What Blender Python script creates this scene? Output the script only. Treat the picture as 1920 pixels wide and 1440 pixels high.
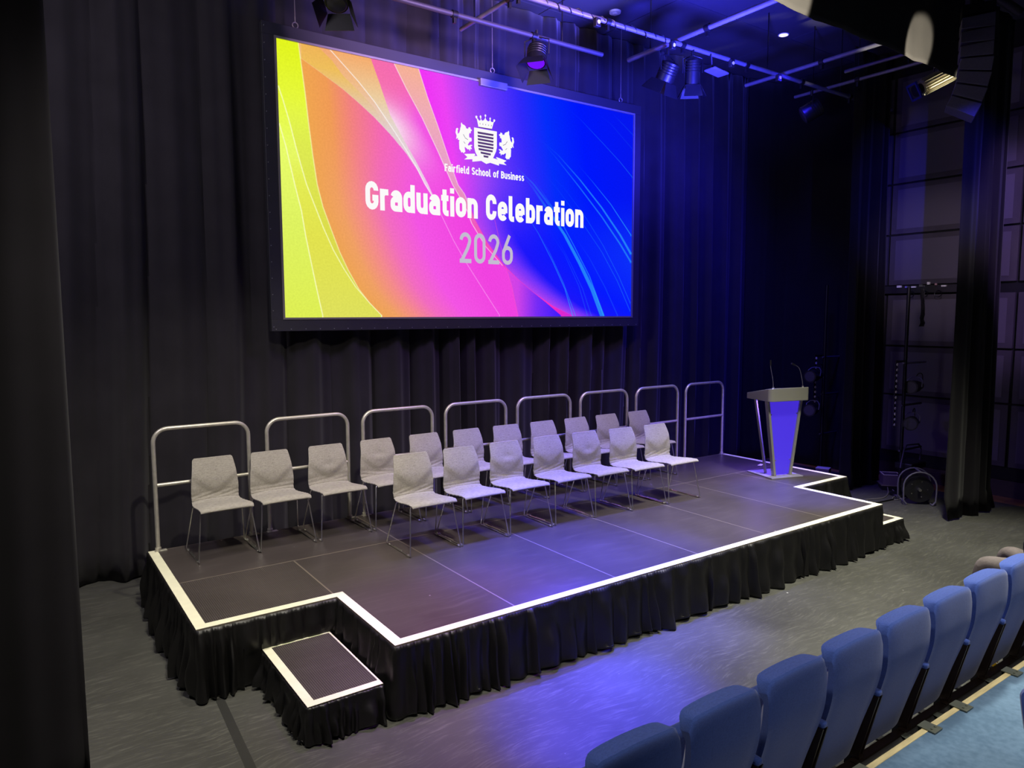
import bpy, bmesh, math, random
import numpy as np
from mathutils import Vector, Matrix
from mathutils.geometry import tessellate_polygon

for o in list(bpy.data.objects): bpy.data.objects.remove(o)
S = bpy.context.scene
COL = S.collection
PI = math.pi

# ------------------------------------------------------------------ camera
cam_d = bpy.data.cameras.new('camera'); cam = bpy.data.objects.new('camera', cam_d); COL.objects.link(cam)
CR = ((0.81858624, -0.57437614, -0.00293621), (-0.05684483, -0.07592485, -0.99549188), (0.57156385, 0.81506286, -0.09480135))
CC = (-0.94717, -4.10075, 2.62372)
m = Matrix(((CR[0][0], -CR[1][0], -CR[2][0], CC[0]),
            (CR[0][1], -CR[1][1], -CR[2][1], CC[1]),
            (CR[0][2], -CR[1][2], -CR[2][2], CC[2]), (0, 0, 0, 1)))
cam.matrix_world = m
cam_d.sensor_width = 36; cam_d.lens = 36 * 1351.77 / 1920; cam_d.clip_start = .05; cam_d.clip_end = 60
S.camera = cam

# ------------------------------------------------------------------ world, exposure
S.view_settings.view_transform = 'Standard'; S.view_settings.look = 'None'
S.view_settings.exposure = 0.0; S.view_settings.gamma = 1; S.view_settings.use_curve_mapping = False
W = bpy.data.worlds.new('world'); S.world = W; W.use_nodes = True
W.node_tree.nodes['Background'].inputs[0].default_value = (.5, .5, .8, 1)
W.node_tree.nodes['Background'].inputs[1].default_value = 0.004

# ------------------------------------------------------------------ lights
def aim(o, tgt):
    d = Vector(tgt) - o.location
    o.rotation_euler = d.to_track_quat('-Z', 'Y').to_euler()
def spot(name, loc, tgt, col, energy, angle, blend=.6, size=.06):
    d = bpy.data.lights.new(name, 'SPOT'); d.color = col; d.energy = energy
    d.spot_size = math.radians(angle); d.spot_blend = blend; d.shadow_soft_size = size
    o = bpy.data.objects.new(name, d); COL.objects.link(o); o.location = loc; aim(o, tgt); return o
def area(name, loc, tgt, col, energy, sx, sy):
    d = bpy.data.lights.new(name, 'AREA'); d.shape = 'RECTANGLE'; d.size = sx; d.size_y = sy
    d.color = col; d.energy = energy
    o = bpy.data.objects.new(name, d); COL.objects.link(o); o.location = loc; aim(o, tgt); return o
WARM = (1.0, .93, .76)
# warm front wash on the stage from the lighting bridge
spot('stage_key_light', (0.6, -1.9, 6.1), (0.9, 2.0, .5), WARM, 780, 58, .8, .06)
spot('stage_key_light', (3.2, -1.6, 6.1), (3.0, 1.9, .5), WARM, 250, 56, .8, .06)
spot('stage_key_light', (6.0, -1.4, 6.1), (5.6, 1.8, .5), WARM, 330, 56, .8, .06)
# warm top light straight above the chairs
spot('stage_top_light', (1.0, 1.2, 6.0), (1.0, 2.0, .5), WARM, 360, 70, .9, .05)
spot('stage_top_light', (3.6, 1.2, 6.0), (3.6, 1.8, .5), WARM, 190, 70, .9, .05)
spot('stage_top_light', (6.2, 1.2, 6.0), (6.0, 1.7, .5), WARM, 190, 70, .9, .05)
# house lights over the apron and the seats, pointing straight down
spot('house_light', (6.2, -1.2, 6.5), (6.2, -.9, 0), (1.0, .97, .80), 3000, 66, .7, .25)
spot('house_light', (4.4, -3.0, 6.5), (4.4, -3.0, 0), (1.0, .97, .88), 1300, 50, .7, .25)
spot('house_light', (0.2, -1.7, 6.5), (0.2, -1.3, 0), (1.0, .95, .84), 760, 84, .7, .25)
# blue and violet spots, several added for screen reflections, spill and haze
BLUE = (.05, .05, 1.0); VIO = (.50, .10, 1.0)
spot('blue_wash_fill', (3.6, .8, 5.9), (3.1, .50, .5), BLUE, 8200, 32, 1.0, .2)  # added; stands in for the screen's blue reflection on the deck
spot('violet_pool_fill', (2.2, .6, 5.9), (1.65, .2, .5), VIO, 1300, 28, 1.0, .12)  # added; imitates the screen's magenta part mirrored in the deck
spot('blue_wash_fill', (3.0, 1.7, 5.9), (2.25, -.72, 0), BLUE, 12500, 18, 1.0, .12)  # added; floor pool in place of the mirrored blue screen
spot('violet_pool_fill', (2.4, 1.7, 5.9), (1.5, -.85, 0), VIO, 300, 20, 1.0, .12)  # added; violet part of the screen's reflection on the floor
spot('blue_wash_fill', (4.6, 1.3, 5.9), (4.0, 1.5, .5), BLUE, 2300, 50, 1.0, .12)
spot('blue_wash_fill', (7.0, 1.4, 5.9), (6.65, .9, .5), BLUE, 4200, 20, 1.0, .12)  # added; carries the lectern panel's glow onto the deck in front
spot('ceiling_spill_fill', (5.2, 0.6, 4.4), (5.6, 3.0, 6.7), BLUE, 4000, 120, 1.0, .2)  # added in mid-air for the screen's blue spill on the ceiling
spot('blue_curtain_light', (7.6, 1.7, 5.6), (7.9, 4.0, 3.2), (.03, .02, 1.0), 1000, 110, 1.0, .3)
spot('blue_wall_light', (5.7, -2.0, 4.2), (10.75, 1.8, 4.3), (.05, .04, 1.0), 1000, 30, 1.0, .02)
spot('violet_wall_light', (6.5, -2.8, 5.6), (10.75, -.1, 3.6), (.55, .35, 1.0), 900, 34, .6, .1)
spot('screen_glow_fill', (3.0, -1.2, 5.0), (3.6, 4.0, 6.5), (.70, .44, 1.0), 3300, 52, 1.0, .3)  # added; gives the curtain top its hazy violet glow
spot('wall_fill_light', (6.6, -.6, 3.9), (10.75, 1.3, 3.4), (.95, .78, 1.0), 170, 34, .8, .2)  # added unseen spot brightening the wall between the leg curtains
spot('seat_back_fill', (1.2, -5.8, 5.6), (3.0, -2.2, .7), (1.0, .96, .9), 420, 46, .8, .2)  # added unseen spot behind the camera, brightens the seat backs
spot('screen_glow_fill', (4.2, .5, 6.0), (4.2, 4.0, 1.6), (.50, .25, 1.0), 520, 80, 1.0, .3)  # added for violet screen glow on the lower curtain
area('curtain_fill_light', (-1.9, .9, 5.4), (1.6, 4.0, 2.4), (.92, .84, 1.0), 85, 1.0, .5)  # added soft ambient fill on the back curtain

# ------------------------------------------------------------------ material helpers
def lin(c): return tuple(((v / 255) / 12.92 if v / 255 <= .04045 else ((v / 255 + .055) / 1.055) ** 2.4) for v in c)
def mat(name, rgb, rough=.5, metal=0.0, spec=.5, var=.0, vscale=8, bump=0.0, bscale=60, sheen=0.0, stretch=None, emit=None, estr=1.0, rvar=0.0):
    m = bpy.data.materials.new(name); m.use_nodes = True; nt = m.node_tree; N = nt.nodes; L = nt.links
    b = N['Principled BSDF']; c = lin(rgb) + (1,)
    b.inputs['Base Color'].default_value = c; b.inputs['Roughness'].default_value = rough
    b.inputs['Metallic'].default_value = metal; b.inputs['Specular IOR Level'].default_value = spec
    if sheen: b.inputs['Sheen Weight'].default_value = sheen; b.inputs['Sheen Roughness'].default_value = .5
    tc = N.new('ShaderNodeTexCoord'); src = tc.outputs['Object']
    if stretch:
        mp = N.new('ShaderNodeMapping'); mp.inputs['Scale'].default_value = stretch; L.new(src, mp.inputs[0]); src = mp.outputs[0]
    if var or rvar:
        n = N.new('ShaderNodeTexNoise'); n.inputs['Scale'].default_value = vscale; n.inputs['Detail'].default_value = 6
        L.new(src, n.inputs['Vector'])
        if var:
            r = N.new('ShaderNodeMapRange'); r.inputs['From Min'].default_value = .3; r.inputs['From Max'].default_value = .7
            r.inputs['To Min'].default_value = 1 - var; r.inputs['To Max'].default_value = 1 + var; L.new(n.outputs['Fac'], r.inputs['Value'])
            mx = N.new('ShaderNodeMix'); mx.data_type = 'RGBA'; mx.blend_type = 'MULTIPLY'; mx.inputs['Factor'].default_value = 1
            mx.inputs['A'].default_value = c; L.new(r.outputs[0], mx.inputs['B']); L.new(mx.outputs['Result'], b.inputs['Base Color'])
        if rvar:
            r2 = N.new('ShaderNodeMapRange'); r2.inputs['From Min'].default_value = .3; r2.inputs['From Max'].default_value = .7
            r2.inputs['To Min'].default_value = rough - rvar; r2.inputs['To Max'].default_value = rough + rvar
            L.new(n.outputs['Fac'], r2.inputs['Value']); L.new(r2.outputs[0], b.inputs['Roughness'])
    if bump:
        n2 = N.new('ShaderNodeTexNoise'); n2.inputs['Scale'].default_value = bscale; n2.inputs['Detail'].default_value = 4
        L.new(src, n2.inputs['Vector']); bp = N.new('ShaderNodeBump'); bp.inputs['Strength'].default_value = bump
        bp.inputs['Distance'].default_value = .01; L.new(n2.outputs['Fac'], bp.inputs['Height']); L.new(bp.outputs[0], b.inputs['Normal'])
    if emit: b.inputs['Emission Color'].default_value = lin(emit) + (1,); b.inputs['Emission Strength'].default_value = estr
    return m
def scratch_mat(name, rgb, light, rough, s1, amt, ribs=0, rib_amt=0):
    """dark sheet floor with worn streaks; ribs = lines per metre along X"""
    m = mat(name, rgb, rough, 0, .5); nt = m.node_tree; N = nt.nodes; L = nt.links; b = N['Principled BSDF']
    tc = N.new('ShaderNodeTexCoord')
    acc = None
    for k, (ang, sc, sx) in enumerate(((.35, s1, 9), (1.5, s1 * 1.3, 12), (-.6, s1 * .8, 10))):
        mp = N.new('ShaderNodeMapping'); mp.inputs['Rotation'].default_value = (0, 0, ang); mp.inputs['Scale'].default_value = (1, sx, 1)
        mp.inputs['Location'].default_value = (k * 3.1, k * 7.7, 0)
        wn = N.new('ShaderNodeTexNoise'); wn.inputs['Scale'].default_value = 1.4; wn.inputs['Detail'].default_value = 2
        L.new(tc.outputs['Object'], wn.inputs['Vector'])
        ad = N.new('ShaderNodeVectorMath'); ad.operation = 'MULTIPLY_ADD'; ad.inputs[1].default_value = (.25, .25, .25)
        L.new(wn.outputs['Color'], ad.inputs[0]); L.new(tc.outputs['Object'], ad.inputs[2])
        L.new(ad.outputs[0], mp.inputs[0])
        n = N.new('ShaderNodeTexNoise'); n.inputs['Scale'].default_value = sc; n.inputs['Detail'].default_value = 5; n.inputs['Roughness'].default_value = .65
        L.new(mp.outputs[0], n.inputs['Vector'])
        r = N.new('ShaderNodeMapRange'); r.inputs['From Min'].default_value = .56; r.inputs['From Max'].default_value = .78
        L.new(n.outputs['Fac'], r.inputs['Value'])
        if acc is None: acc = r.outputs[0]
        else:
            mxm = N.new('ShaderNodeMath'); mxm.operation = 'MAXIMUM'; L.new(acc, mxm.inputs[0]); L.new(r.outputs[0], mxm.inputs[1]); acc = mxm.outputs[0]
    ml = N.new('ShaderNodeMath'); ml.operation = 'MULTIPLY'; ml.inputs[1].default_value = amt; L.new(acc, ml.inputs[0])
    big = N.new('ShaderNodeTexNoise'); big.inputs['Scale'].default_value = 1.1; big.inputs['Detail'].default_value = 8; L.new(tc.outputs['Object'], big.inputs['Vector'])
    br = N.new('ShaderNodeMapRange'); br.inputs['From Min'].default_value = .3; br.inputs['From Max'].default_value = .7; br.inputs['To Min'].default_value = .78; br.inputs['To Max'].default_value = 1.22
    L.new(big.outputs['Fac'], br.inputs['Value'])
    c0 = N.new('ShaderNodeMix'); c0.data_type = 'RGBA'; c0.blend_type = 'MULTIPLY'; c0.inputs['Factor'].default_value = 1
    c0.inputs['A'].default_value = lin(rgb) + (1,); L.new(br.outputs[0], c0.inputs['B'])
    mx = N.new('ShaderNodeMix'); mx.data_type = 'RGBA'; L.new(ml.outputs[0], mx.inputs['Factor']); L.new(c0.outputs['Result'], mx.inputs['A'])
    mx.inputs['B'].default_value = lin(light) + (1,)
    out = mx.outputs['Result']
    vo = N.new('ShaderNodeTexVoronoi'); vo.inputs['Scale'].default_value = 4.2; L.new(tc.outputs['Object'], vo.inputs['Vector'])
    vr = N.new('ShaderNodeMapRange'); vr.inputs['From Min'].default_value = .045; vr.inputs['From Max'].default_value = .03; L.new(vo.outputs['Distance'], vr.inputs['Value'])
    vs = N.new('ShaderNodeSeparateColor'); L.new(vo.outputs['Color'], vs.inputs[0])
    vg = N.new('ShaderNodeMath'); vg.operation = 'GREATER_THAN'; vg.inputs[1].default_value = .72; L.new(vs.outputs[0], vg.inputs[0])
    vm = N.new('ShaderNodeMath'); vm.operation = 'MULTIPLY'; L.new(vg.outputs[0], vm.inputs[0]); L.new(vr.outputs[0], vm.inputs[1])
    sp = N.new('ShaderNodeMix'); sp.data_type = 'RGBA'; L.new(vm.outputs[0], sp.inputs['Factor']); L.new(out, sp.inputs['A']); sp.inputs['B'].default_value = lin(tuple(min(255, v + 60) for v in light)) + (1,)
    out = sp.outputs['Result']
    rr_ = N.new('ShaderNodeMapRange'); rr_.inputs['To Min'].default_value = rough - .06; rr_.inputs['To Max'].default_value = rough + .15; L.new(big.outputs['Fac'], rr_.inputs['Value']); L.new(rr_.outputs[0], b.inputs['Roughness'])
    if ribs:
        w = N.new('ShaderNodeTexWave'); w.inputs['Scale'].default_value = ribs; w.bands_direction = 'X'; L.new(tc.outputs['Object'], w.inputs['Vector'])
        wr = N.new('ShaderNodeMapRange'); wr.inputs['To Min'].default_value = 1 - rib_amt; wr.inputs['To Max'].default_value = 1 + rib_amt; L.new(w.outputs['Fac'], wr.inputs['Value'])
        mr = N.new('ShaderNodeMix'); mr.data_type = 'RGBA'; mr.blend_type = 'MULTIPLY'; mr.inputs['Factor'].default_value = 1; L.new(out, mr.inputs['A']); L.new(wr.outputs[0], mr.inputs['B']); out = mr.outputs['Result']
        bp = N.new('ShaderNodeBump'); bp.inputs['Strength'].default_value = .5; bp.inputs['Distance'].default_value = .004; L.new(w.outputs['Fac'], bp.inputs['Height']); L.new(bp.outputs[0], b.inputs['Normal'])
    L.new(out, b.inputs['Base Color'])
    return m

M = dict(
    floor=scratch_mat('vinyl floor', (70, 70, 66), (124, 124, 114), .34, 5, .55),
    deck=scratch_mat('deck ply', (66, 60, 58), (108, 100, 96), .34, 2.2, .3),
    deck_rib=scratch_mat('ribbed deck', (66, 60, 57), (96, 90, 86), .42, 2.2, .25, ribs=22, rib_amt=.42),
    tape=mat('white edge tape', (232, 230, 200), .55, var=.05, vscale=12),
    alu_edge=mat('aluminium edge', (150, 140, 128), .45, .6),
    skirt=mat('black satin skirt', (14, 13, 13), .46, 0, .45, var=.2, vscale=4, bump=.12, bscale=30),
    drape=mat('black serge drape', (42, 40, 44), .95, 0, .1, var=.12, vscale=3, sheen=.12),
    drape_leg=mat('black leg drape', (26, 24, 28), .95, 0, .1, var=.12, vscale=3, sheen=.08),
    rail=mat('galvanised rail', (196, 192, 180), .38, .55, var=.1, vscale=20),
    chrome=mat('chrome wire', (232, 230, 222), .3, 1.0),
    grey_fab=None,
    black_plastic=mat('black plastic', (24, 24, 26), .45),
    black_metal=mat('black metal', (20, 20, 22), .42, .3, var=.2),
    pipe=mat('grid pipe', (120, 118, 128), .45, .5, var=.1, vscale=14),
    pipe_black=mat('dark grid pipe', (60, 58, 66), .5, .3),
    wall=mat('black wall', (16, 16, 18), .9),
    ceil=mat('ceiling tile', (58, 56, 66), .85, var=.12, vscale=2),
    panel=mat('acoustic panel', (64, 58, 66), .85, var=.1, vscale=5, bump=.1),
    panel_edge=mat('panel border', (84, 78, 88), .8),
    groove=mat('groove', (8, 8, 10), .9),
    wood_dark=mat('dark skirting', (44, 32, 28), .6, var=.2, stretch=(1, .3, 8)),
    oak=mat('oak floor', (176, 128, 76), .4, var=.2, vscale=5, stretch=(6, .6, 1)),
    nosing=mat('pale timber nosing', (196, 180, 134), .5, var=.18, vscale=14, stretch=(.5, 4, 4)),
    steel=mat('grey steel bracket', (116, 120, 108), .4, .6, var=.15),
    fascia=mat('dark fascia', (44, 43, 42), .5, var=.1),
    brown=mat('dark bronze metal', (44, 32, 26), .38, .4, var=.15),
    screen_border=mat('screen border vinyl', (40, 40, 46), .55, var=.08, vscale=3, bump=.15, bscale=5),
    eyelet=mat('eyelet', (200, 200, 205), .3, .8),
    screen_trim=mat('screen trim', (150, 146, 140), .4, .5),
    lectern=mat('lectern silver', (148, 147, 136), .35, .35),
    leather=mat('jeans', (50, 50, 60), .8),
    white=mat('white', (225, 222, 215), .6), trouser=mat('grey trousers', (96, 88, 86), .9, var=.15, vscale=20, bump=.4, bscale=25),
    skin=mat('skin', (190, 140, 118), .55), shirt=mat('dark shirt', (40, 42, 52), .85), hair=mat('hair', (44, 32, 26), .7), shoe=mat('black shoe', (22, 20, 20), .4),
    foil=mat('bright lamp body', (176, 168, 140), .35, .5), speaker=mat('speaker grille', (70, 68, 84), .6, var=.15, vscale=60),
    border=mat('masking border', (50, 47, 44), .9, var=.1, vscale=4, bump=.2, bscale=6), cable=mat('cable', (120, 116, 110), .6), black_cable=mat('black cable', (16, 16, 18), .4),
    boxpaint=mat('small box', (86, 74, 84), .6), yellow=mat('yellow clip', (214, 170, 30), .5), dark_tape=mat('dark floor tape', (50, 50, 48), .35),
)
def fabric_mat(name, rgb, dark, scale, bump=.3):
    m = mat(name, rgb, .95, 0, .2, sheen=.2); nt = m.node_tree; N = nt.nodes; L = nt.links; b = N['Principled BSDF']
    tc = N.new('ShaderNodeTexCoord'); f = []
    for st in ((1, 1, 9), (9, 9, 1)):
        mp = N.new('ShaderNodeMapping'); mp.inputs['Scale'].default_value = st; L.new(tc.outputs['Object'], mp.inputs[0])
        n = N.new('ShaderNodeTexNoise'); n.inputs['Scale'].default_value = scale; n.inputs['Detail'].default_value = 3; L.new(mp.outputs[0], n.inputs['Vector']); f.append(n.outputs['Fac'])
    a = N.new('ShaderNodeMath'); a.operation = 'ADD'; L.new(f[0], a.inputs[0]); L.new(f[1], a.inputs[1])
    r = N.new('ShaderNodeMapRange'); r.inputs['From Min'].default_value = .75; r.inputs['From Max'].default_value = 1.2; L.new(a.outputs[0], r.inputs['Value'])
    mx = N.new('ShaderNodeMix'); mx.data_type = 'RGBA'; L.new(r.outputs[0], mx.inputs['Factor']); mx.inputs['A'].default_value = lin(dark) + (1,); mx.inputs['B'].default_value = lin(rgb) + (1,)
    L.new(mx.outputs['Result'], b.inputs['Base Color'])
    bp = N.new('ShaderNodeBump'); bp.inputs['Strength'].default_value = bump; bp.inputs['Distance'].default_value = .004; L.new(a.outputs[0], bp.inputs['Height']); L.new(bp.outputs[0], b.inputs['Normal'])
    return m
M['grey_fab'] = fabric_mat('grey linen', (172, 167, 156), (140, 135, 126), 34, .2)
M['blue_fab'] = fabric_mat('blue moquette', (58, 80, 150), (46, 66, 130), 60, .15)
M['carpet'] = fabric_mat('teal carpet', (86, 110, 134), (68, 92, 116), 3.2, .25)

# ------------------------------------------------------------------ object helpers
def tag(o, label=None, cat=None, group=None, kind=None):
    if label: o['label'] = label
    if cat: o['category'] = cat
    if group: o['group'] = group
    if kind: o['kind'] = kind
    return o
def thing(name, label, cat, loc=(0, 0, 0), rz=0, group=None):
    o = bpy.data.objects.new(name, None); COL.objects.link(o); o.location = loc; o.rotation_euler = (0, 0, rz)
    o.empty_display_size = .1
    return tag(o, label, cat, group)
class MB:
    def __init__(s): s.v = []; s.f = []
    def add(s, vs, fs):
        n = len(s.v); s.v += [tuple(v) for v in vs]; s.f += [tuple(i + n for i in f) for f in fs]; return s
    def box(s, c, d, rot=None):
        x, y, z = d[0] / 2, d[1] / 2, d[2] / 2
        vs = [Vector(p) for p in ((-x, -y, -z), (x, -y, -z), (x, y, -z), (-x, y, -z), (-x, -y, z), (x, -y, z), (x, y, z), (-x, y, z))]
        if rot is not None: vs = [rot @ v for v in vs]
        c = Vector(c)
        return s.add([v + c for v in vs], [(0, 3, 2, 1), (4, 5, 6, 7), (0, 1, 5, 4), (1, 2, 6, 5), (2, 3, 7, 6), (3, 0, 4, 7)])
    def span(s, a, b):
        return s.box([(a[i] + b[i]) / 2 for i in range(3)], [abs(b[i] - a[i]) for i in range(3)])
    def tube(s, pts, r, seg=10, closed=False):
        P = [Vector(p) for p in pts]; n = len(P); rings = []
        up = None
        for i in range(n):
            if closed: t = (P[(i + 1) % n] - P[i - 1])
            elif i == 0: t = P[1] - P[0]
            elif i == n - 1: t = P[-1] - P[-2]
            else: t = (P[i + 1] - P[i]).normalized() + (P[i] - P[i - 1]).normalized()
            t = t.normalized()
            if up is None:
                up = Vector((0, 0, 1)) if abs(t.z) < .9 else Vector((1, 0, 0))
            a = t.cross(up); a = a.normalized() if a.length > 1e-6 else Vector((1, 0, 0)); bb = a.cross(t).normalized(); up = bb
            rr = r[i] if isinstance(r, (list, tuple)) else r
            rings.append([P[i] + (a * math.cos(2 * PI * k / seg) + bb * math.sin(2 * PI * k / seg)) * rr for k in range(seg)])
        vs = [v for rg in rings for v in rg]; fs = []
        for i in range(n if closed else n - 1):
            j = (i + 1) % n
            for k in range(seg): fs.append((i * seg + k, i * seg + (k + 1) % seg, j * seg + (k + 1) % seg, j * seg + k))
        if not closed: fs.append(tuple(range(seg))[::-1]); fs.append(tuple((n - 1) * seg + k for k in range(seg)))
        return s.add(vs, fs)
    def cyl(s, a, b, r, r2=None, seg=16): return s.tube([a, b], [r, r if r2 is None else r2], seg)
    def grid(s, G, wrap=False):
        nr, nc = len(G), len(G[0]); vs = [p for row in G for p in row]; fs = []
        for i in range(nr - 1):
            for j in range(nc if wrap else nc - 1):
                k = (j + 1) % nc; fs.append((i * nc + j, i * nc + k, (i + 1) * nc + k, (i + 1) * nc + j))
        return s.add(vs, fs)
    def build(s, name, m, parent=None, world=False, smooth=True, bevel=0, sub=0, recalc=True, solid=0):
        me = bpy.data.meshes.new(name)
        v = s.v
        if world and parent is not None:
            inv = (Matrix.Translation(parent.location) @ parent.rotation_euler.to_matrix().to_4x4()).inverted()
            p = parent
            v = [inv @ Vector(q) for q in v]
            if parent.parent is not None:
                pass
        me.from_pydata([tuple(q) for q in v], [], s.f); me.update()
        if recalc:
            bm = bmesh.new(); bm.from_mesh(me); bmesh.ops.recalc_face_normals(bm, faces=bm.faces); bm.to_mesh(me); bm.free()
        if smooth:
            me.polygons.foreach_set('use_smooth', [True] * len(me.polygons))
            try: me.set_sharp_from_angle(angle=math.radians(38))
            except Exception: pass
        o = bpy.data.objects.new(name, me); COL.objects.link(o); me.materials.append(m)
        if parent is not None: o.parent = parent
        if solid:
            q = o.modifiers.new('solid', 'SOLIDIFY'); q.thickness = solid; q.offset = 0
        if bevel:
            q = o.modifiers.new('bevel', 'BEVEL'); q.width = bevel; q.segments = 2; q.limit_method = 'ANGLE'; q.angle_limit = math.radians(40)
        if sub:
            q = o.modifiers.new('sub', 'SUBSURF'); q.levels = sub; q.render_levels = sub
        return o
def children(o, allobs): return [c for c in allobs if c.parent is o]
def copy_tree(o, parent=None):
    c = o.copy(); COL.objects.link(c)
    if parent is not None: c.parent = parent
    for ch in list(o.children): copy_tree(ch, c)
    return c
def arcp(c, r, a0, a1, n, plane='xz', r2=None):
    r2 = r if r2 is None else r2; out = []
    for i in range(n + 1):
        a = math.radians(a0 + (a1 - a0) * i / n); u = r * math.cos(a); w = r2 * math.sin(a)
        out.append((c[0] + u, c[1], c[2] + w) if plane == 'xz' else (c[0] + u, c[1] + w, c[2]) if plane == 'xy' else (c[0], c[1] + u, c[2] + w))
    return out
def struct(name, mb, m, parent=None, **k):
    o = mb.build(name, m, parent, **k)
    if parent is None: tag(o, kind='structure')
    return o


# ------------------------------------------------------------------ the room
FX0, FX1, FY0, FY1, CZ = -3.2, 10.75, -7.0, 4.7, 6.7
struct('floor', MB().span((FX0, FY0, -.12), (10.3, FY1, 0)), M['floor'], smooth=False)
struct('floor', MB().span((10.3, FY0, -.12), (FX1, FY1, 0)), M['oak'], smooth=False)
struct('wall_back', MB().span((FX0 - .2, FY1, -.1), (FX1 + .2, FY1 + .15, CZ)), M['wall'], smooth=False)
struct('wall_left', MB().span((FX0 - .15, FY0, -.1), (FX0, FY1, CZ)), M['wall'], smooth=False)
struct('wall_front', MB().span((FX0 - .2, FY0 - .15, -.1), (FX1 + .2, FY0, CZ)), M['wall'], smooth=False)
wr = struct('wall_right', MB().span((FX1, FY0, -.1), (FX1 + .15, FY1, CZ)), M['groove'], smooth=False)
zc = [.42, 1.34, 2.12, 2.94, 3.07, 3.87, 4.66, 5.45, 6.3]; yc = [-6.6, -4.8, -3.0, -1.4, .17, 2.0, 3.8]
for i in range(len(zc) - 1):
    if i == 3: continue
    for j in range(len(yc) - 1):
        a, b = yc[j] + .02, yc[j + 1] - .02
        mb = MB().span((FX1 - .05, a, zc[i] + .014), (FX1 + .001, b, zc[i + 1] - .014))
        o = mb.build('acoustic_panel', M['panel'], wr, smooth=False, bevel=.006)
        MB().span((FX1 - .056, a + .09, zc[i] + .09), (FX1 - .049, b - .09, zc[i + 1] - .09)).build('inset', M['panel_edge'], o, smooth=False)
struct('baseboard_right', MB().span((FX1 - .05, FY0, 0), (FX1, FY1, .22)).span((FX1 - .06, FY0, .22), (FX1, FY1, .24)), M['wood_dark'], smooth=False)
cl = MB()
for i in range(12):
    for j in range(10):
        x0 = -3.2 + i * 1.2; y0 = -7 + j * 1.2
        cl.span((x0 + .008, y0 + .008, CZ - .03), (x0 + 1.192, min(y0 + 1.192, FY1), CZ))
ce = struct('ceiling', MB().span((FX0 - .2, FY0, CZ), (FX1 + .2, FY1 + .2, CZ + .1)), M['groove'], smooth=False)
cl.build('ceiling_tiles', M['ceil'], ce, smooth=False)

# dark floor tape line by the left step
t0 = MB()
P0, P1 = Vector((.12, .95, .0012)), Vector((.02, -1.5, .0012)); dd = (P1 - P0).normalized(); nn = Vector((-dd.y, dd.x, 0)) * .028
t0.add([P0 + nn, P0 - nn, P1 - nn, P1 + nn], [(0, 1, 2, 3)])
tag(t0.build('floor_tape', M['dark_tape'], smooth=False), 'dark tape line on the grey floor leading away from the left stage corner', 'tape')

# ------------------------------------------------------------------ drapes
def drape(name, pts, z0, z1, lam, amp, m, label, group=None, seed=1, lean=0.0, gather=.35, pud=0.03, cat='curtain', hem=True):
    rnd = random.Random(seed)
    L = [0]
    for a, b in zip(pts, pts[1:]): L.append(L[-1] + math.dist(a, b))
    tot = L[-1]; n = int(tot / .022)
    folds = []; s = 0
    while s < tot + 1:
        w = lam * rnd.uniform(.6, 1.6); folds.append((s, w, rnd.uniform(.5, 1.15), rnd.uniform(-.2, .2))); s += w
    def fold(s_):
        for (a, w, h, k) in folds:
            if a <= s_ < a + w:
                u = (s_ - a) / w
                return h * (math.sin(PI * u) ** 1.3) * 1.0 + .14 * h * math.sin(5 * PI * u + k * 9), h
        return 0, 1
    org = Vector((pts[0][0], pts[0][1], z0)); rows = []
    nz = 22
    for iz in range(nz + 1):
        f = iz / nz; z = z0 + (z1 - z0) * f; row = []
        for i in range(n + 1):
            s_ = tot * i / n
            k = 0
            while k < len(L) - 2 and s_ > L[k + 1]: k += 1
            a, b = pts[k], pts[k + 1]; u = (s_ - L[k]) / (L[k + 1] - L[k])
            x = a[0] + (b[0] - a[0]) * u; y = a[1] + (b[1] - a[1]) * u
            dx, dy = (b[0] - a[0]), (b[1] - a[1]); q = math.hypot(dx, dy); nx, ny = dy / q, -dx / q
            ss = s_ + lean * (1 - f) * .5 + .05 * math.sin(3 * f + s_ * .9)
            h, _ = fold(max(0, ss))
            A = amp * (gather + (1 - gather) * (1 - f) ** .6)
            d = A * h + .01 * math.sin(s_ * 2 + f * 4)
            zz = z
            if hem and iz == 0: d += pud * (.5 + .5 * math.sin(s_ * 5 + seed)); zz = z0 + .004 + .02 * (.5 + .5 * math.sin(s_ * 9))
            row.append((x + nx * d - org.x, y + ny * d - org.y, zz - org.z))
        rows.append(row)
    mb = MB().grid(rows)
    o = mb.build(name, m, recalc=False, solid=.004); o.location = org
    return tag(o, label, cat, group)
drape('stage_curtain', [(-2.9, 3.95), (9.75, 4.05)], 0, CZ - .05, .36, .21, M['drape'], 'tall black pleated curtain across the back wall behind the stage and screen', seed=4, lean=.25)
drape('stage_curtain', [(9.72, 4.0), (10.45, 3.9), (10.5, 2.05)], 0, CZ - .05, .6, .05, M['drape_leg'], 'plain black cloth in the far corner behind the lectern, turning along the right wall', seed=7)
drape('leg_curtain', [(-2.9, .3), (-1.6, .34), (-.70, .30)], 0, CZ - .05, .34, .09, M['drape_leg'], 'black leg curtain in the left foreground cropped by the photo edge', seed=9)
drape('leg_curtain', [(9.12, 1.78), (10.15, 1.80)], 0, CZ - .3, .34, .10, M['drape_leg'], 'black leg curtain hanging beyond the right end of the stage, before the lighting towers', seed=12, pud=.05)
drape('leg_curtain', [(8.72, .12), (9.15, .08), (9.95, .12)], 0, CZ - .3, .30, .11, M['drape_leg'], 'nearest black leg curtain on the right with its hem kicked out over the floor', seed=15, pud=.08)
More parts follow.
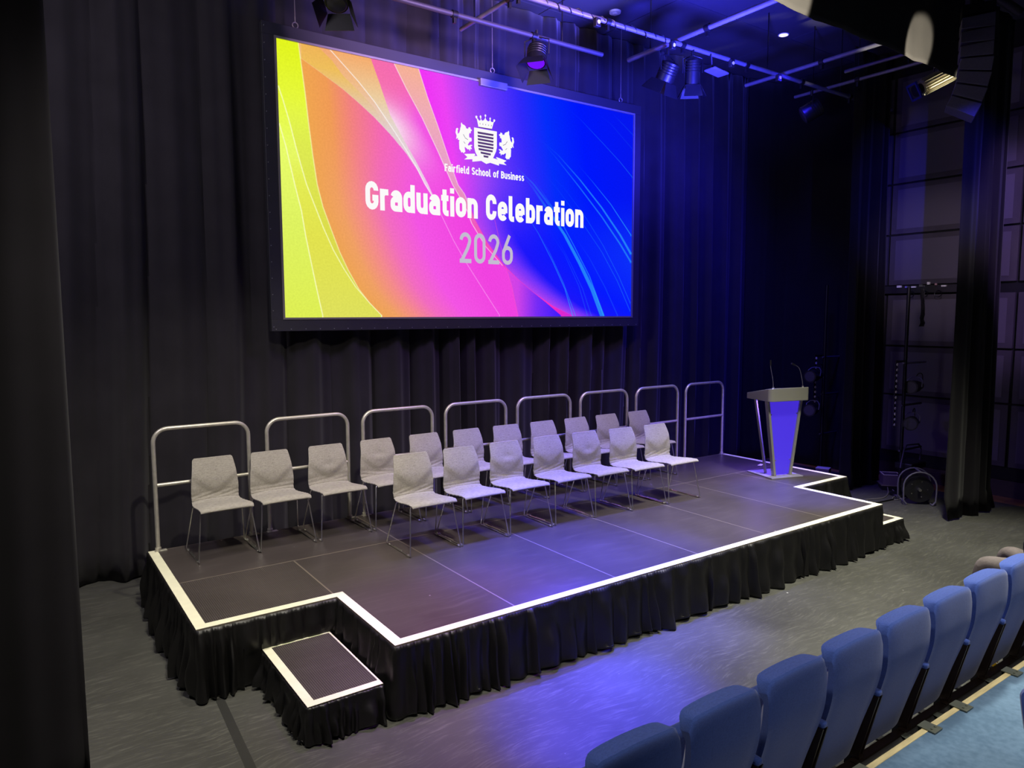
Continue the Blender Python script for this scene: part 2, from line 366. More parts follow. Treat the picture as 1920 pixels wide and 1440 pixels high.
drape('masking_border', [(2.6, .06), (8.45, .10)], 5.40, CZ - .05, .9, .05, M['border'], 'dark masking cloth hung horizontally under the ceiling catching two patches of light', seed=21, gather=.9, pud=0, hem=False)

# ------------------------------------------------------------------ the stage
H = .5
st = thing('portable_stage', 'low black portable stage with white taped edges and pleated black skirt', 'stage', (4, 1.5, 0))
def deck(x0, y0, x1, y1, m, rim=.006, z=H):
    o = MB().span((x0 + rim, y0 + rim, z - .08), (x1 - rim, y1 - rim, z)).build('deck_panel', m, st, world=True, smooth=False)
    f = MB(); e = .0008
    for a, b in (((x0, y0), (x1, y0 + rim)), ((x0, y1 - rim), (x1, y1)), ((x0, y0 + rim), (x0 + rim, y1 - rim)), ((x1 - rim, y0 + rim), (x1, y1 - rim))):
        f.span((a[0], a[1], z - .08), (b[0], b[1], z + e))
    q = f.build('edge_frame', M['alu_edge'], None, smooth=False)
    q.data.transform(Matrix.Translation(-Vector(st.location))); q.parent = o
for k in range(4): deck(2 * k, 2, 2 * k + 2, 3, M['deck'])
for k in range(1, 7): deck(k, 0, k + 1, 2, M['deck_rib'] if k == 2 and False else M['deck'])
deck(0, 1, 1, 2, M['deck_rib']); deck(7, 1, 8, 2, M['deck'])
tp = MB(); T = .075; za, zb = H + .0009, H + .0022
for a, b in (((0, 1), (T, 3)), ((T, 1), (1 + T, 1 + T)), ((1, 0), (1 + T, 1)), ((1 + T, 0), (7 - T, T)), ((7 - T, 0), (7, 1)), ((7 - T, 1), (8, 1 + T)), ((8 - T, 1 + T), (8, 3))):
    tp.span((a[0], a[1], za), (b[0], b[1], zb))
tp.build('edge_tape', M['tape'], st, world=True, smooth=False)
for x in (.15, .9, 2, 3, 4, 5, 6, 6.9, 7.85):
    for y in ((1.12, 2, 2.9) if x < 1 or x > 7 else (.12, 1, 2, 2.9)):
        MB().cyl((x, y, 0), (x, y, H - .08), .024, seg=8).build('support_leg', M['pipe_black'], st, world=True)
def skirt(name, path, ztop, parent, seed, amp=.05, lam=.085, flare=.07, z0=.012, rows=12):
    rnd = random.Random(seed); pts = []
    # resample with rounded corners
    ds = .011; P = [Vector((p[0], p[1], 0)) for p in path]
    out = []
    for i in range(len(P) - 1):
        a, b = P[i], P[i + 1]; d = (b - a); l = d.length; d.normalize(); nrm = Vector((d.y, -d.x, 0))
        s0 = .03 if i > 0 else 0; s1 = l - (.03 if i < len(P) - 2 else 0); n = max(2, int((s1 - s0) / ds))
        for k in range(n + 1): out.append((a + d * (s0 + (s1 - s0) * k / n), nrm, d))
        if i < len(P) - 2:
            d2 = (P[i + 2] - b).normalized(); n2 = Vector((d2.y, -d2.x, 0)); cvx = d.cross(d2).z > 0
            for k in range(1, 8 if cvx else 3):
                u = k / (8 if cvx else 3); nv = (nrm * (1 - u) + n2 * u).normalized()
                q = (b - d * .03) * (1 - u) ** 2 + b * 2 * u * (1 - u) + (b + d2 * .03) * u * u
                out.append((q, nv, (d * (1 - u) + d2 * u).normalized()))
    S_ = [0]
    for a, b in zip(out, out[1:]): S_.append(S_[-1] + (b[0] - a[0]).length + (.02 * (b[1] - a[1]).length))
    tot = S_[-1]; fl = []; s = 0
    while s < tot + .5:
        w = lam * rnd.choice((.6, .8, 1, 1.3, 1.9, 2.6)); fl.append((s, w, rnd.uniform(.25, 1.2), rnd.uniform(-1, 1), rnd.uniform(.0, .05), rnd.uniform(0, 1), rnd.uniform(.35, 1))); s += w
    zr = [0, .03, .08, .15, .25, .36, .48, .6, .72, .84, .93, 1.0]
    G = []; idx = 0
    for f in zr[::-1]:
        row = []; k = 0
        dn = 1 - f
        for i, (p, nv, d) in enumerate(out):
            s_ = S_[i]
            while k < len(fl) - 1 and s_ >= fl[k + 1][0]: k += 1
            a, w, h, kk, lift, bul, fr = fl[k]; u = (s_ - a) / w
            fold = h * math.sin(PI * u) ** 2
            fine = math.sin(s_ * 2 * PI / .026 + kk * 2) * .0035 * math.exp(-dn * 6)
            grow = min(1.0, .12 + dn * 1.5) if dn > .02 else .1
            vert = .012 * math.sin(dn * (5 + 5 * bul) + kk * 3) * (dn > .1) * math.sin(PI * u)
            off = .008 + fine + amp * fold * grow + flare * dn * (.35 + .5 * fr * h) * (.4 + .6 * math.sin(PI * u)) + vert
            if name == 'skirt' and seed == 3 and (abs(p.y - 1) < .05 and .3 < p.x < 1.02 or abs(p.x - 1) < .05 and -.02 < p.y < 1.02):
                off = min(off, .012 + .045 * (p.x > .97)) if (ztop - dn * (ztop - z0)) < .30 else min(off, .012 + .03)
            sh = d * (kk * .022 * math.sin(PI * u) * dn)
            z = ztop - dn * (ztop - z0)
            if f < .05: z += lift * math.sin(PI * u) * .6 if kk > 0 else 0; z = max(z, .006)
            q = p + nv * off + sh; row.append((q.x, q.y, z))
        G.append(row)
    o = MB().grid(G).build(name, M['skirt'], parent, world=True, recalc=False, solid=.002)
    return o
skirt('skirt', [(0, 3), (0, 1), (1, 1), (1, 0), (7, 0), (7, 1), (8, 1), (8, 3)], H - .006, st, 3)
def step(x0, y0, x1, y1, left, label, rib, seed, path):
    t = thing('stage_step', label, 'step', ((x0 + x1) / 2, (y0 + y1) / 2, 0)); z = .25
    MB().span((x0, y0, z - .05), (x1, y1, z)).build('tread', rib, t, world=True, smooth=False)
    for a in ((x0 + .04, y0 + .04), (x1 - .04, y0 + .04), (x0 + .04, y1 - .04), (x1 - .04, y1 - .04)):
        MB().cyl((a[0], a[1], 0), (a[0], a[1], z - .05), .02, seg=8).build('leg', M['pipe_black'], t, world=True)
    q = MB(); w = .06
    q.span((x0, y0, z + .0005), (x1, y0 + w, z + .002))
    if left: q.span((x0, y0 + w, z + .0005), (x0 + w, y1, z + .002)); q.span((x0 + w, y1 - .022, z + .0005), (x1, y1, z + .002)); q.span((x1 - .012, y0 + w, z + .0005), (x1, y1 - .022, z + .002))
    else: q.span((x1 - w, y0 + w, z + .0005), (x1, y1, z + .002)); q.span((x0, y1 - .02, z + .0005), (x1 - w, y1, z + .002))
    q.build('edge_tape', M['tape'], t, world=True, smooth=False)
    skirt('skirt', path, z - .004, t, seed, amp=.035, lam=.07, flare=.06)
step(.43, .04, .93, .99, True, 'small step with ribbed black tread and white taped edges in the front left stage notch', M['deck_rib'], 11, [(.43, .97), (.43, .04), (.93, .04)])
step(7.06, .02, 7.52, .97, False, 'small black skirted step in the right-hand notch of the stage, mostly hidden behind its corner', M['deck'], 13, [(7.06, .02), (7.52, .02), (7.52, .95)])

# guard rails along the rear edge
def guard_rail():
    t = thing('guard_rail', 'x', 'railing'); r = .0195; hw = .415; h = 1.115; c = .125
    p = [(-hw, 0, 0), (-hw, 0, .3), (-hw, 0, .7)] + arcp((-hw + c, 0, h - c), c, 180, 90, 8) + arcp((hw - c, 0, h - c), c, 90, 0, 8) + [(hw, 0, .7), (hw, 0, .3), (hw, 0, 0)]
    MB().tube(p, r, 12).build('rail_frame', M['rail'], t)
    MB().cyl((-hw + .015, 0, .605), (hw - .015, 0, .605), r * .92, seg=12).build('mid_rail', M['rail'], t)
    for s in (-1, 1):
        MB().box((s * hw + .02, 0, .004), (.10, .05, .008)).cyl((s * hw, 0, .0), (s * hw, 0, .035), .026).build('foot_plate', M['rail'], t, bevel=.001)
    return t
gr = guard_rail()
GL = ['leftmost tubular guard rail on the stage rear edge, behind the first chair', 'guard rail second from the left, behind the second and third chairs',
      'guard rail third from the left, behind the fourth rear chair', 'guard rail fourth from the left, left of the rear row middle',
      'guard rail fifth from the left, behind the middle of the rear row', 'guard rail third from the right, behind the rear row of chairs',
      'guard rail second from the right, behind the last rear chair', 'rightmost guard rail with both posts in view, nearest the lectern']
for k in range(8):
    o = gr if k == 0 else copy_tree(gr)
    o.location = (k + .5 + (.0 if k else -.005), 2.965, H + .001); o['label'] = GL[k]; o['group'] = 'guard rails along the rear stage edge'

# ------------------------------------------------------------------ chairs
def interp(pts, t):
    for a, b in zip(pts, pts[1:]):
        if a[0] <= t <= b[0]:
            u = (t - a[0]) / (b[0] - a[0]) if b[0] > a[0] else 0
            return [p + (q - p) * u for p, q in zip(a[1:], b[1:])]
    return list(pts[-1][1:])
def sm(pts, n=4):
    """Catmull-Rom resample of tuples"""
    out = []
    for i in range(len(pts) - 1):
        p0 = pts[max(0, i - 1)]; p1 = pts[i]; p2 = pts[i + 1]; p3 = pts[min(len(pts) - 1, i + 2)]
        for k in range(n):
            t = k / n
            out.append(tuple(.5 * (2 * b + (c - a) * t + (2 * a - 5 * b + 4 * c - d) * t * t + (-a + 3 * b - 3 * c + d) * t ** 3) for a, b, c, d in zip(p0, p1, p2, p3)))
    out.append(tuple(pts[-1])); return out
def shell(prof, disp, th, nu=15, round_end=None):
    """closed padded sheet; prof rows (y,z,halfwidth); normals in the yz plane"""
    n = len(prof); F = []; Bk = []
    for i, (y, z, hw) in enumerate(prof):
        a = prof[max(0, i - 1)]; b = prof[min(n - 1, i + 1)]; ty, tz = b[0] - a[0], b[1] - a[1]; q = math.hypot(ty, tz); ny, nz = -tz / q, ty / q
        fr, bk = [], []
        for j in range(nu + 1):
            u = -1 + 2 * j / nu; ua = math.sin(u * PI / 2) if False else u
            d = disp(u, i / (n - 1), y, z); edge = (1 - abs(u) ** 6); e2 = 1.0
            if i == 0 or i == n - 1: e2 = .25
            elif i == 1 or i == n - 2: e2 = .8
            t_ = th / 2 * (.25 + .75 * edge) * e2
            x = hw * ua
            fr.append((x, y + ny * (d + t_), z + nz * (d + t_))); bk.append((x, y + ny * (d - t_), z + nz * (d - t_)))
        F.append(fr); Bk.append(bk)
    mb = MB(); G = [f + b[::-1] for f, b in zip(F, Bk)]
    mb.grid(G, wrap=True); nc = 2 * (nu + 1)
    for r in (0, n - 1):
        base = r * nc
        for j in range(nu): mb.f.append((base + j, base + j + 1, base + nc - 2 - j, base + nc - 1 - j))
    return mb
def chair(seed=0, dimple=0):
    rnd = random.Random(seed)
    t = thing('stacking_chair', 'x', 'chair')
    pr = sm([(-.245, .432, .222), (-.225, .452, .226), (-.15, .455, .228), (-.02, .442, .226), (.08, .434, .220), (.145, .436, .212), (.185, .450, .206)], 4)
    sw = rnd.uniform(0, 6)
    def ds(u, v, y, z): return .012 * u * u * (1 - v) * 0 + .0022 * math.sin(y * 95 + sw + u * 1.5) * (v > .1) - .008 * (abs(u) ** 3) * v + .004 * (1 - u * u)
    shell(pr, ds, .028).build('seat', M['grey_fab'], t)
    pb = [(.186, .447, .205), (.202, .475, .206), (.207, .52, .207), (.206, .57, .206), (.208, .62, .202), (.216, .68, .195), (.228, .74, .187), (.241, .79, .180), (.249, .815, .174), (.252, .828, .160)]
    pb = sm(pb, 4)
    ph = rnd.uniform(0, 6); am = rnd.uniform(.6, 1.4)
    def db(u, v, y, z):
        hv = .515 + .155 * abs(u) ** 1.2
        k = max(0, min(1, (z - hv + .045) / .09)); k = k * k * (3 - 2 * k)
        fade = max(0, min(1, (.80 - z) / .16))
        d = .017 * k * fade
        d += .02 * abs(u) ** 2.5 * max(0, min(1, (z - .45) / .1)) * max(0, min(1, (.8 - z) / .3))   # side wings curl forward
        d += am * .0035 * math.sin((z + .06 * u * math.sin(ph)) * 150 + ph) * math.exp(-((z - .49) / .035) ** 2)
        if dimple:
            du, dz = (u - .05) / .35, (z - .66 + dimple * .02) / .05
            d -= .010 * math.exp(-(du * du * 2 + dz * dz * 3)) - .006 * math.exp(-(du * du * 1.2 + (dz + .9) ** 2 * 3))
        return d
    shell(pb, db, .028, nu=19).build('backrest', M['grey_fab'], t)
    r = .0058
    for s in (-1, 1):
        x = s * .255; xi = s * .205
        p = [(xi - s * .05, -.165, .432), (xi, -.175, .430), (xi + s * .008, -.18, .415), (x, -.245, .03)] + [(x, -.25, .012), (x, -.235, r), (x, .235, r), (x, .25, .012)] + [(x, .245, .03), (xi + s * .008, .125, .40), (xi, .12, .415), (xi - s * .05, .115, .418)]
        MB().tube(p, r, 8).build('sled_leg', M['chrome'], t)
        MB().box((x, -.20, .010), (.022, .03, .016)).build('link_clip', M['chrome'], t, bevel=.002)
        MB().box((x, .20, .010), (.022, .03, .016)).build('link_clip', M['chrome'], t, bevel=.002)
        MB().box((x - s * .006, .02, .012), (.006, .16, .008)).build('row_connector', M['chrome'], t, bevel=.002)
    MB().cyl((-.16, -.165, .432), (.16, -.165, .432), r, seg=8).build('front_crossbar', M['chrome'], t)
    MB().cyl((-.16, .115, .418), (.16, .115, .418), r, seg=8).build('rear_crossbar', M['chrome'], t)
    return t
protos = [chair(1, 0), chair(2, 1), chair(3, 0), chair(4, -1)]
back = [(.56, 2.63, 0), (1.08, 2.62, 2), (1.64, 2.62, 1), (2.2, 2.64, 3), (2.77, 2.65, 0), (3.32, 2.65, 2), (3.85, 2.64, 0), (4.39, 2.63, 2), (4.92, 2.62, 0), (5.44, 2.62, 2), (6.02, 2.62, 0)]
front = [(2.12, 1.71, 0), (2.655, 1.71, 2), (3.20, 1.72, 3), (3.76, 1.73, 0), (4.28, 1.71, 1), (4.79, 1.67, 2), (5.32, 1.64, 0)]
OR = ['first', 'second', 'third', 'fourth', 'fifth', 'sixth', 'seventh', 'eighth', 'ninth', 'tenth', 'last']
BL = ['grey upholstered chair at the far left end of the rear row', 'grey chair second from the left in the rear row, smooth backrest', 'grey chair third from the left in the rear row with a dented backrest',
      'grey rear row chair fourth from the left, dented back, just left of the front row']
used = set(); rnd = random.Random(5)
for rowi, row in enumerate((back, front)):
    for k, (x, y, p) in enumerate(row):
        if p in used: o = copy_tree(protos[p])
        else: o = protos[p]; used.add(p)
        o.location = (x, y, H + .001); o.rotation_euler = (0, 0, math.radians(rnd.uniform(-1.6, 1.6)))
        if rowi == 0:
            o['label'] = BL[k] if k < 4 else 'grey chair at the right end of the rear row, nearest the lectern' if k == 10 else 'grey upholstered chair, %s from the left in the rear row, behind the front row' % OR[k]
            o['group'] = 'grey chairs in the rear row on stage'
        else:
            o['label'] = 'grey chair at the left end of the front row, closest to the camera' if k == 0 else 'grey chair at the right end of the front row' if k == 6 else 'grey upholstered chair, %s from the left in the front row' % OR[k]
            o['group'] = 'grey chairs in the front row on stage'
for i, p in enumerate(protos):
    if i not in used:
        for c in list(p.children): bpy.data.objects.remove(c)
        bpy.data.objects.remove(p)


# ------------------------------------------------------------------ the screen
SX0, SX1, SZ0, SZ1, SY = 1.533, 6.683, 2.607, 5.504, 3.70
scr = thing('projection_screen', 'large widescreen lit with a yellow, pink and blue graduation slide above the stage', 'screen', ((SX0 + SX1) / 2, SY, SZ0))
CUR = {
 'yel_edge': [(0.0463, 1.0005), (0.0496, 0.9465), (0.0572, 0.8302), (0.0628, 0.7229), (0.0696, 0.6104), (0.0778, 0.5003), (0.089, 0.4185), (0.1064, 0.3339), (0.1241, 0.2515), (0.1425, 0.1839), (0.1663, 0.1111), (0.1909, 0.0575), (0.22, 0.007)],
 'yl1': [(0.0017, 0.8363), (0.0108, 0.7875), (0.0223, 0.7165), (0.0357, 0.6184), (0.0476, 0.5411), (0.0546, 0.4963), (0.0704, 0.4237), (0.0897, 0.336), (0.1097, 0.2584), (0.1328, 0.1874), (0.1589, 0.1191), (0.1909, 0.0575), (0.22, 0.007)],
 'yl2': [(0.0012, 0.7039), (0.0136, 0.6249), (0.0296, 0.4921), (0.0422, 0.3965), (0.0495, 0.3081), (0.0591, 0.2147), (0.0709, 0.1039), (0.0821, 0.0073)],
 'or_lo': [(0.0503, 0.9486), (0.0941, 0.9087), (0.1402, 0.8656), (0.1757, 0.8253), (0.2123, 0.7799), (0.2498, 0.725), (0.2884, 0.6602), (0.3147, 0.6033), (0.336, 0.5441), (0.3552, 0.5073)],
 'wh1': [(0.1144, 0.9998), (0.1418, 0.9578), (0.177, 0.9034), (0.2132, 0.8395), (0.2378, 0.7864), (0.2629, 0.7321), (0.2886, 0.6726), (0.3148, 0.6074), (0.336, 0.5441), (0.3551, 0.4987), (0.3799, 0.4206), (0.411, 0.3236), (0.4401, 0.2461), (0.4994, 0.1068), (0.5425, 0.0074)],
 'sal_hi': [(0.2069, 0.9982), (0.2269, 0.9105), (0.2508, 0.7978), (0.2837, 0.7084), (0.315, 0.6283), (0.3444, 0.5455), (0.3579, 0.4991)],
 'pk_in': [(0.089, 1.0005), (0.1183, 0.9616), (0.1411, 0.9156), (0.1885, 0.8523), (0.2376, 0.7743)],
 'b1': [(0.2634, 0.9969), (0.2916, 0.9136), (0.3306, 0.8101), (0.3709, 0.686), (0.4098, 0.5566), (0.427, 0.5142), (0.4504, 0.4517), (0.4621, 0.4029), (0.5022, 0.3077), (0.5532, 0.227)],
 'b2': [(0.3237, 0.9982), (0.3452, 0.8964), (0.3719, 0.7871), (0.3992, 0.6664), (0.4244, 0.5591), (0.4419, 0.5253), (0.4594, 0.4662), (0.4711, 0.4205), (0.5069, 0.3249), (0.5532, 0.2339), (0.6013, 0.1675), (0.6509, 0.1095), (0.7128, 0.0496), (0.777, 0.0058)],
 'tri_l': [(0.5532, 0.227), (0.6509, 0.1095), (0.6919, 0.0638), (0.742, 0.0044)],
 'pk_line': [(0.5033, 0.5762), (0.5303, 0.4212), (0.558, 0.2479), (0.5818, 0.1319), (0.6002, 0.0047)],
}
ARCS = [
 ([(0.7832, 0.7374), (0.849, 0.6498), (0.918, 0.5508), (0.9967, 0.4096)], 2.5, 0.8),
 ([(0.6499, 0.8254), (0.7307, 0.7476), (0.8052, 0.6493), (0.8838, 0.5311), (0.9549, 0.4052), (0.9968, 0.3173)], 6, 0.75),
 ([(0.6598, 0.8209), (0.7204, 0.7385), (0.8, 0.6198), (0.8843, 0.4869), (0.9554, 0.3597), (0.9975, 0.2748)], 5, 0.65),
 ([(0.7296, 0.9881), (0.8032, 0.9317), (0.8863, 0.8379), (0.9502, 0.7638), (0.9985, 0.6985)], 1.6, 0.6),
 ([(0.8405, 0.9906), (0.9135, 0.9382), (0.9995, 0.8335)], 1.5, 0.25),
 ([(0.9185, 0.99), (1.0002, 0.9043)], 1.5, 0.35),
 ([(0.5872, 0.6777), (0.6503, 0.5808), (0.7009, 0.4843), (0.7534, 0.3841), (0.8082, 0.2507), (0.8538, 0.1265), (0.8893, 0.004)], 11, 0.8),
 ([(0.6111, 0.6824), (0.6752, 0.578), (0.7319, 0.4672), (0.7858, 0.3367), (0.8419, 0.1934), (0.8951, 0.004)], 3, 0.7),
 ([(0.5824, 0.6834), (0.6502, 0.6013), (0.7111, 0.4997)], 7, 0.35),
 ([(0.5587, 0.5857), (0.6159, 0.4865), (0.6656, 0.3819), (0.712, 0.2587), (0.7547, 0.1307), (0.7825, 0.0043)], 2, 0.7),
 ([(0.6505, 0.4221), (0.7015, 0.3007), (0.7493, 0.1597), (0.7923, 0.0043)], 1.5, 0.7),
 ([(0.6699, 0.7008), (0.7523, 0.5976), (0.8173, 0.4927), (0.8915, 0.3463), (0.9516, 0.1988), (0.9968, 0.0683)], 1.8, 0.45),
 ([(0.6402, 0.722), (0.7314, 0.5871), (0.8066, 0.4624), (0.886, 0.3159), (0.9459, 0.1755), (0.9961, 0.029)], 1.8, 0.45),
 ([(0.6908, 0.4198), (0.7539, 0.2906), (0.8034, 0.1471), (0.8351, 0.0042)], 2, 0.3),
 ([(0.7114, 0.4081), (0.7701, 0.2628), (0.8173, 0.1328), (0.8492, 0.0041)], 2, 0.3),
 ([(0.7746, 0.408), (0.8411, 0.2826), (0.8994, 0.1431), (0.9481, 0.0039)], 3, 0.25),
]
POL = {
 'shield': [(0.4707, 0.8071), (0.5369, 0.8059), (0.5367, 0.7375), (0.534, 0.7194), (0.5261, 0.6928), (0.5165, 0.6772), (0.5052, 0.6662), (0.4941, 0.6727), (0.4805, 0.6872), (0.4739, 0.7042), (0.4706, 0.7255)],
 'crown': [(0.4832, 0.8126), (0.4788, 0.8443), (0.4751, 0.8482), (0.4747, 0.8549), (0.4777, 0.8581), (0.4804, 0.8556), (0.48, 0.8482), (0.4855, 0.8387), (0.4898, 0.8422), (0.4888, 0.8505), (0.4868, 0.8548), (0.4882, 0.862), (0.4912, 0.8608), (0.4919, 0.8549), (0.4906, 0.8473), (0.494, 0.8408), (0.4991, 0.8446), (0.5026, 0.854), (0.5031, 0.859), (0.5007, 0.8633), (0.5026, 0.8704), (0.5057, 0.8682), (0.5057, 0.8621), (0.5038, 0.858), (0.5051, 0.8497), (0.5094, 0.8435), (0.5137, 0.8433), (0.5163, 0.8489), (0.5147, 0.8559), (0.5172, 0.8614), (0.5197, 0.8571), (0.5183, 0.8494), (0.5197, 0.8436), (0.524, 0.8422), (0.5275, 0.8468), (0.5261, 0.8514), (0.5292, 0.8566), (0.5324, 0.853), (0.5309, 0.8464), (0.5278, 0.8432), (0.5222, 0.8134)],
 'band': [(0.4837, 0.8127), (0.5222, 0.8134), (0.5208, 0.8102), (0.4849, 0.8098)],
 'ribbon': [(0.4421, 0.6902), (0.4722, 0.6977), (0.4738, 0.6919), (0.4696, 0.6874), (0.4908, 0.6918), (0.5053, 0.6811), (0.52, 0.6916), (0.5401, 0.6869), (0.534, 0.6932), (0.5357, 0.6968), (0.5654, 0.687), (0.5569, 0.6777), (0.5654, 0.6681), (0.5427, 0.6699), (0.5427, 0.6616), (0.5165, 0.6685), (0.5052, 0.6613), (0.4907, 0.6713), (0.4652, 0.6625), (0.4653, 0.673), (0.4422, 0.6671), (0.4511, 0.6787)],
 'lion': [(0.4357, 0.8185), (0.4383, 0.8121), (0.4437, 0.8094), (0.4475, 0.804), (0.4485, 0.7972), (0.4518, 0.7972), (0.4543, 0.7962), (0.4545, 0.8026), (0.46, 0.8047), (0.4608, 0.7986), (0.4649, 0.794), (0.463, 0.7895), (0.461, 0.7875), (0.4615, 0.7796), (0.4582, 0.7813), (0.4565, 0.7729), (0.457, 0.7619), (0.463, 0.7617), (0.4641, 0.7523), (0.4624, 0.7456), (0.4586, 0.7455), (0.4552, 0.7376), (0.4525, 0.7306), (0.4552, 0.7272), (0.4596, 0.7322), (0.4651, 0.7326), (0.465, 0.7294), (0.4606, 0.7244), (0.4639, 0.7187), (0.4633, 0.7138), (0.46, 0.7155), (0.4589, 0.7049), (0.4562, 0.7123), (0.4518, 0.7113), (0.4475, 0.7168), (0.4442, 0.72), (0.4437, 0.7159), (0.4457, 0.7005), (0.4424, 0.6958), (0.4403, 0.6921), (0.4381, 0.6973), (0.4343, 0.6941), (0.4327, 0.7009), (0.429, 0.708), (0.4282, 0.7379), (0.4298, 0.743), (0.425, 0.7458), (0.4256, 0.7531), (0.4202, 0.7471), (0.4219, 0.7601), (0.4188, 0.7735), (0.4205, 0.7896), (0.4237, 0.7935), (0.4269, 0.7896), (0.4247, 0.7844), (0.4252, 0.7687), (0.4295, 0.776), (0.4317, 0.7892), (0.4323, 0.7956), (0.434, 0.8023), (0.4338, 0.8133)],
}
STRIPES = [[(0.4802, 0.788), (0.5269, 0.7879)], [(0.4801, 0.774), (0.5269, 0.7738)], [(0.4804, 0.7607), (0.5268, 0.7596)], [(0.4805, 0.7468), (0.5268, 0.7457)], [(0.4808, 0.7331), (0.5268, 0.7321)], [(0.4824, 0.7195), (0.5244, 0.7184)], [(0.4883, 0.706), (0.5187, 0.7037)], [(0.4967, 0.6923), (0.5117, 0.6919)]]

def fu(name, v):
    p = sorted(((b, a) for a, b in CUR[name])); return np.interp(v, [q[0] for q in p], [q[1] for q in p])
def hexc(c): return np.array(lin(c))
NX, NY = 1060, 600
uu = np.linspace(0, 1, NX + 1); vv = np.linspace(0, 1, NY + 1)
U, V = np.meshgrid(uu, vv)
def ramp(x, stops):
    xs = [s[0] for s in stops]; cs = np.array([[c / 255 for c in s[1]] for s in stops])
    return np.stack([np.interp(x, xs, cs[:, k]) for k in range(3)], -1)
def blend(img, col, a):
    a = np.clip(a, 0, 1)[..., None]; return img * (1 - a) + (np.array(col) / 255 if not isinstance(col, np.ndarray) else col) * a
def sstep(x, a, b):
    t = np.clip((x - a) / (b - a), 0, 1); return t * t * (3 - 2 * t)
# base: blue side with purple drift, depends on distance right of the pink/blue edge
eb2 = fu('b2', V)
base_r = ramp(U - .10 * (1 - V), [(.28, (242, 40, 245)), (.38, (236, 66, 244)), (.45, (165, 70, 246)), (.51, (108, 56, 250)), (.60, (50, 40, 250)), (.68, (4, 44, 250)), (.80, (0, 22, 252)), (1.0, (6, 22, 238))])
low = ramp(U - eb2, [(0, (176, 66, 240)), (.05, (110, 50, 250)), (.10, (26, 22, 250)), (.25, (6, 26, 255)), (.6, (16, 60, 245))])
w = sstep(V, .25, .62)[..., None]
img = base_r * w + low * (1 - w)
# magenta field left of b2/tri edge
ey = fu('yel_edge', V)
dx = U - ey
mag = ramp(dx, [(0, (238, 164, 84)), (.04, (240, 160, 100)), (.09, (244, 138, 140)), (.145, (242, 108, 192)), (.22, (243, 84, 228)), (.36, (240, 66, 224)), (.6, (240, 70, 224))])
orl = ramp(dx, [(0, (240, 165, 80)), (.05, (240, 155, 86)), (.10, (242, 128, 130)), (.16, (244, 106, 176)), (.26, (242, 90, 226)), (.45, (240, 62, 236))])
wv = sstep(V, .35, .8)[..., None]
mag = mag * (1 - wv) + orl * wv
eb1 = fu('b1', V)
edge = np.where(V > .227, eb1, fu('tri_l', V))
img = np.where((U < edge)[..., None], mag, img)
tri = (U >= edge) & (U < eb2) & (V < .227)
tc_ = ramp(U, [(.55, (246, 60, 200)), (.70, (250, 44, 190)), (.78, (200, 40, 220))]); img = np.where(tri[..., None], tc_, img)
# purple below the pink tongue
pl = fu('pk_line', V); t2 = (V < .25) & (U > pl) & (U < edge)
img = np.where(t2[..., None], ramp(U, [(.50, (244, 70, 216)), (.60, (206, 66, 232)), (.66, (120, 44, 246)), (.74, (60, 28, 252))]), img)
# pale pink band b1..b2
bd = (U >= eb1) & (U < eb2) & (V >= .227)
bc = ramp(V, [(.2, (248, 60, 190)), (.40, (240, 90, 190)), (.5, (232, 140, 190)), (.62, (232, 158, 204)), (.85, (240, 172, 180)), (1, (246, 176, 150))])
img = np.where(bd[..., None], bc, img)
# salmon / cream fans
elo, ehi, ew = fu('or_lo', V), fu('sal_hi', V), fu('wh1', V); m1 = (V > .5073)
fan1 = (U > elo) & (U < ew) & m1 & (U > ey)
c1 = ramp(V, [(.50, (240, 214, 246)), (.62, (232, 200, 224)), (.74, (226, 206, 206)), (.84, (232, 196, 150)), (.93, (238, 190, 92)), (1, (238, 180, 88))])
img = np.where(fan1[..., None], c1, img)
epk = fu('pk_in', V); fan1b = fan1 & (U > epk) & (V > .77)
img = np.where(fan1b[..., None], ramp(V, [(.77, (230, 206, 198)), (.9, (240, 186, 134)), (1, (242, 168, 116))]), img)
fan2 = (U >= ew) & (U < ehi) & (V > .499)
c2 = ramp(V, [(.5, (244, 196, 240)), (.62, (230, 208, 226)), (.76, (228, 214, 206)), (.86, (236, 204, 158)), (1, (244, 172, 110))]); img = np.where(fan2[..., None], c2, img)
gl = (U >= ehi) & (U < eb1) & (V > .50); g = np.clip(1 - (U - ehi) / .07, 0, 1) * np.exp(-((V - .76) / .12) ** 2)
img = np.where(gl[..., None], blend(img, (248, 214, 236), g), img)
topk = gl & (V > .78); img = np.where(topk[..., None], blend(img, (246, 110, 170), sstep(V, .78, .95) * .8), img)
# yellow region
yel = U < ey
yc1 = ramp(V, [(0, (222, 238, 84)), (.35, (222, 242, 96)), (.6, (232, 252, 106)), (.8, (230, 248, 60)), (1, (226, 244, 30))])
yc2 = ramp(V, [(0, (222, 224, 92)), (.3, (226, 226, 78)), (.6, (228, 240, 84)), (.85, (228, 246, 60)), (1, (226, 244, 30))])
img = np.where(yel[..., None], yc1, img)
y2 = fu('yl2', V); y1 = fu('yl1', V)
img = blend(img, yc2, (yel & (U > y2)) * (1 - sstep(V, .45, .69)))
img = blend(img, yc2 * .97, (yel & (U > y1)) * (1 - sstep(V, .6, .83)))
def line(img, e, wd, col, a, vmask):
    al = np.clip(1.15 - np.abs(U - e) / wd, 0, 1) * a * vmask; return blend(img, col, al)
img = line(img, ey, .0016, (250, 252, 190), .75, 1)
img = line(img, y1, .0016, (252, 255, 200), .95, V < .836); img = line(img, y2, .0016, (252, 255, 200), .95, V < .704)
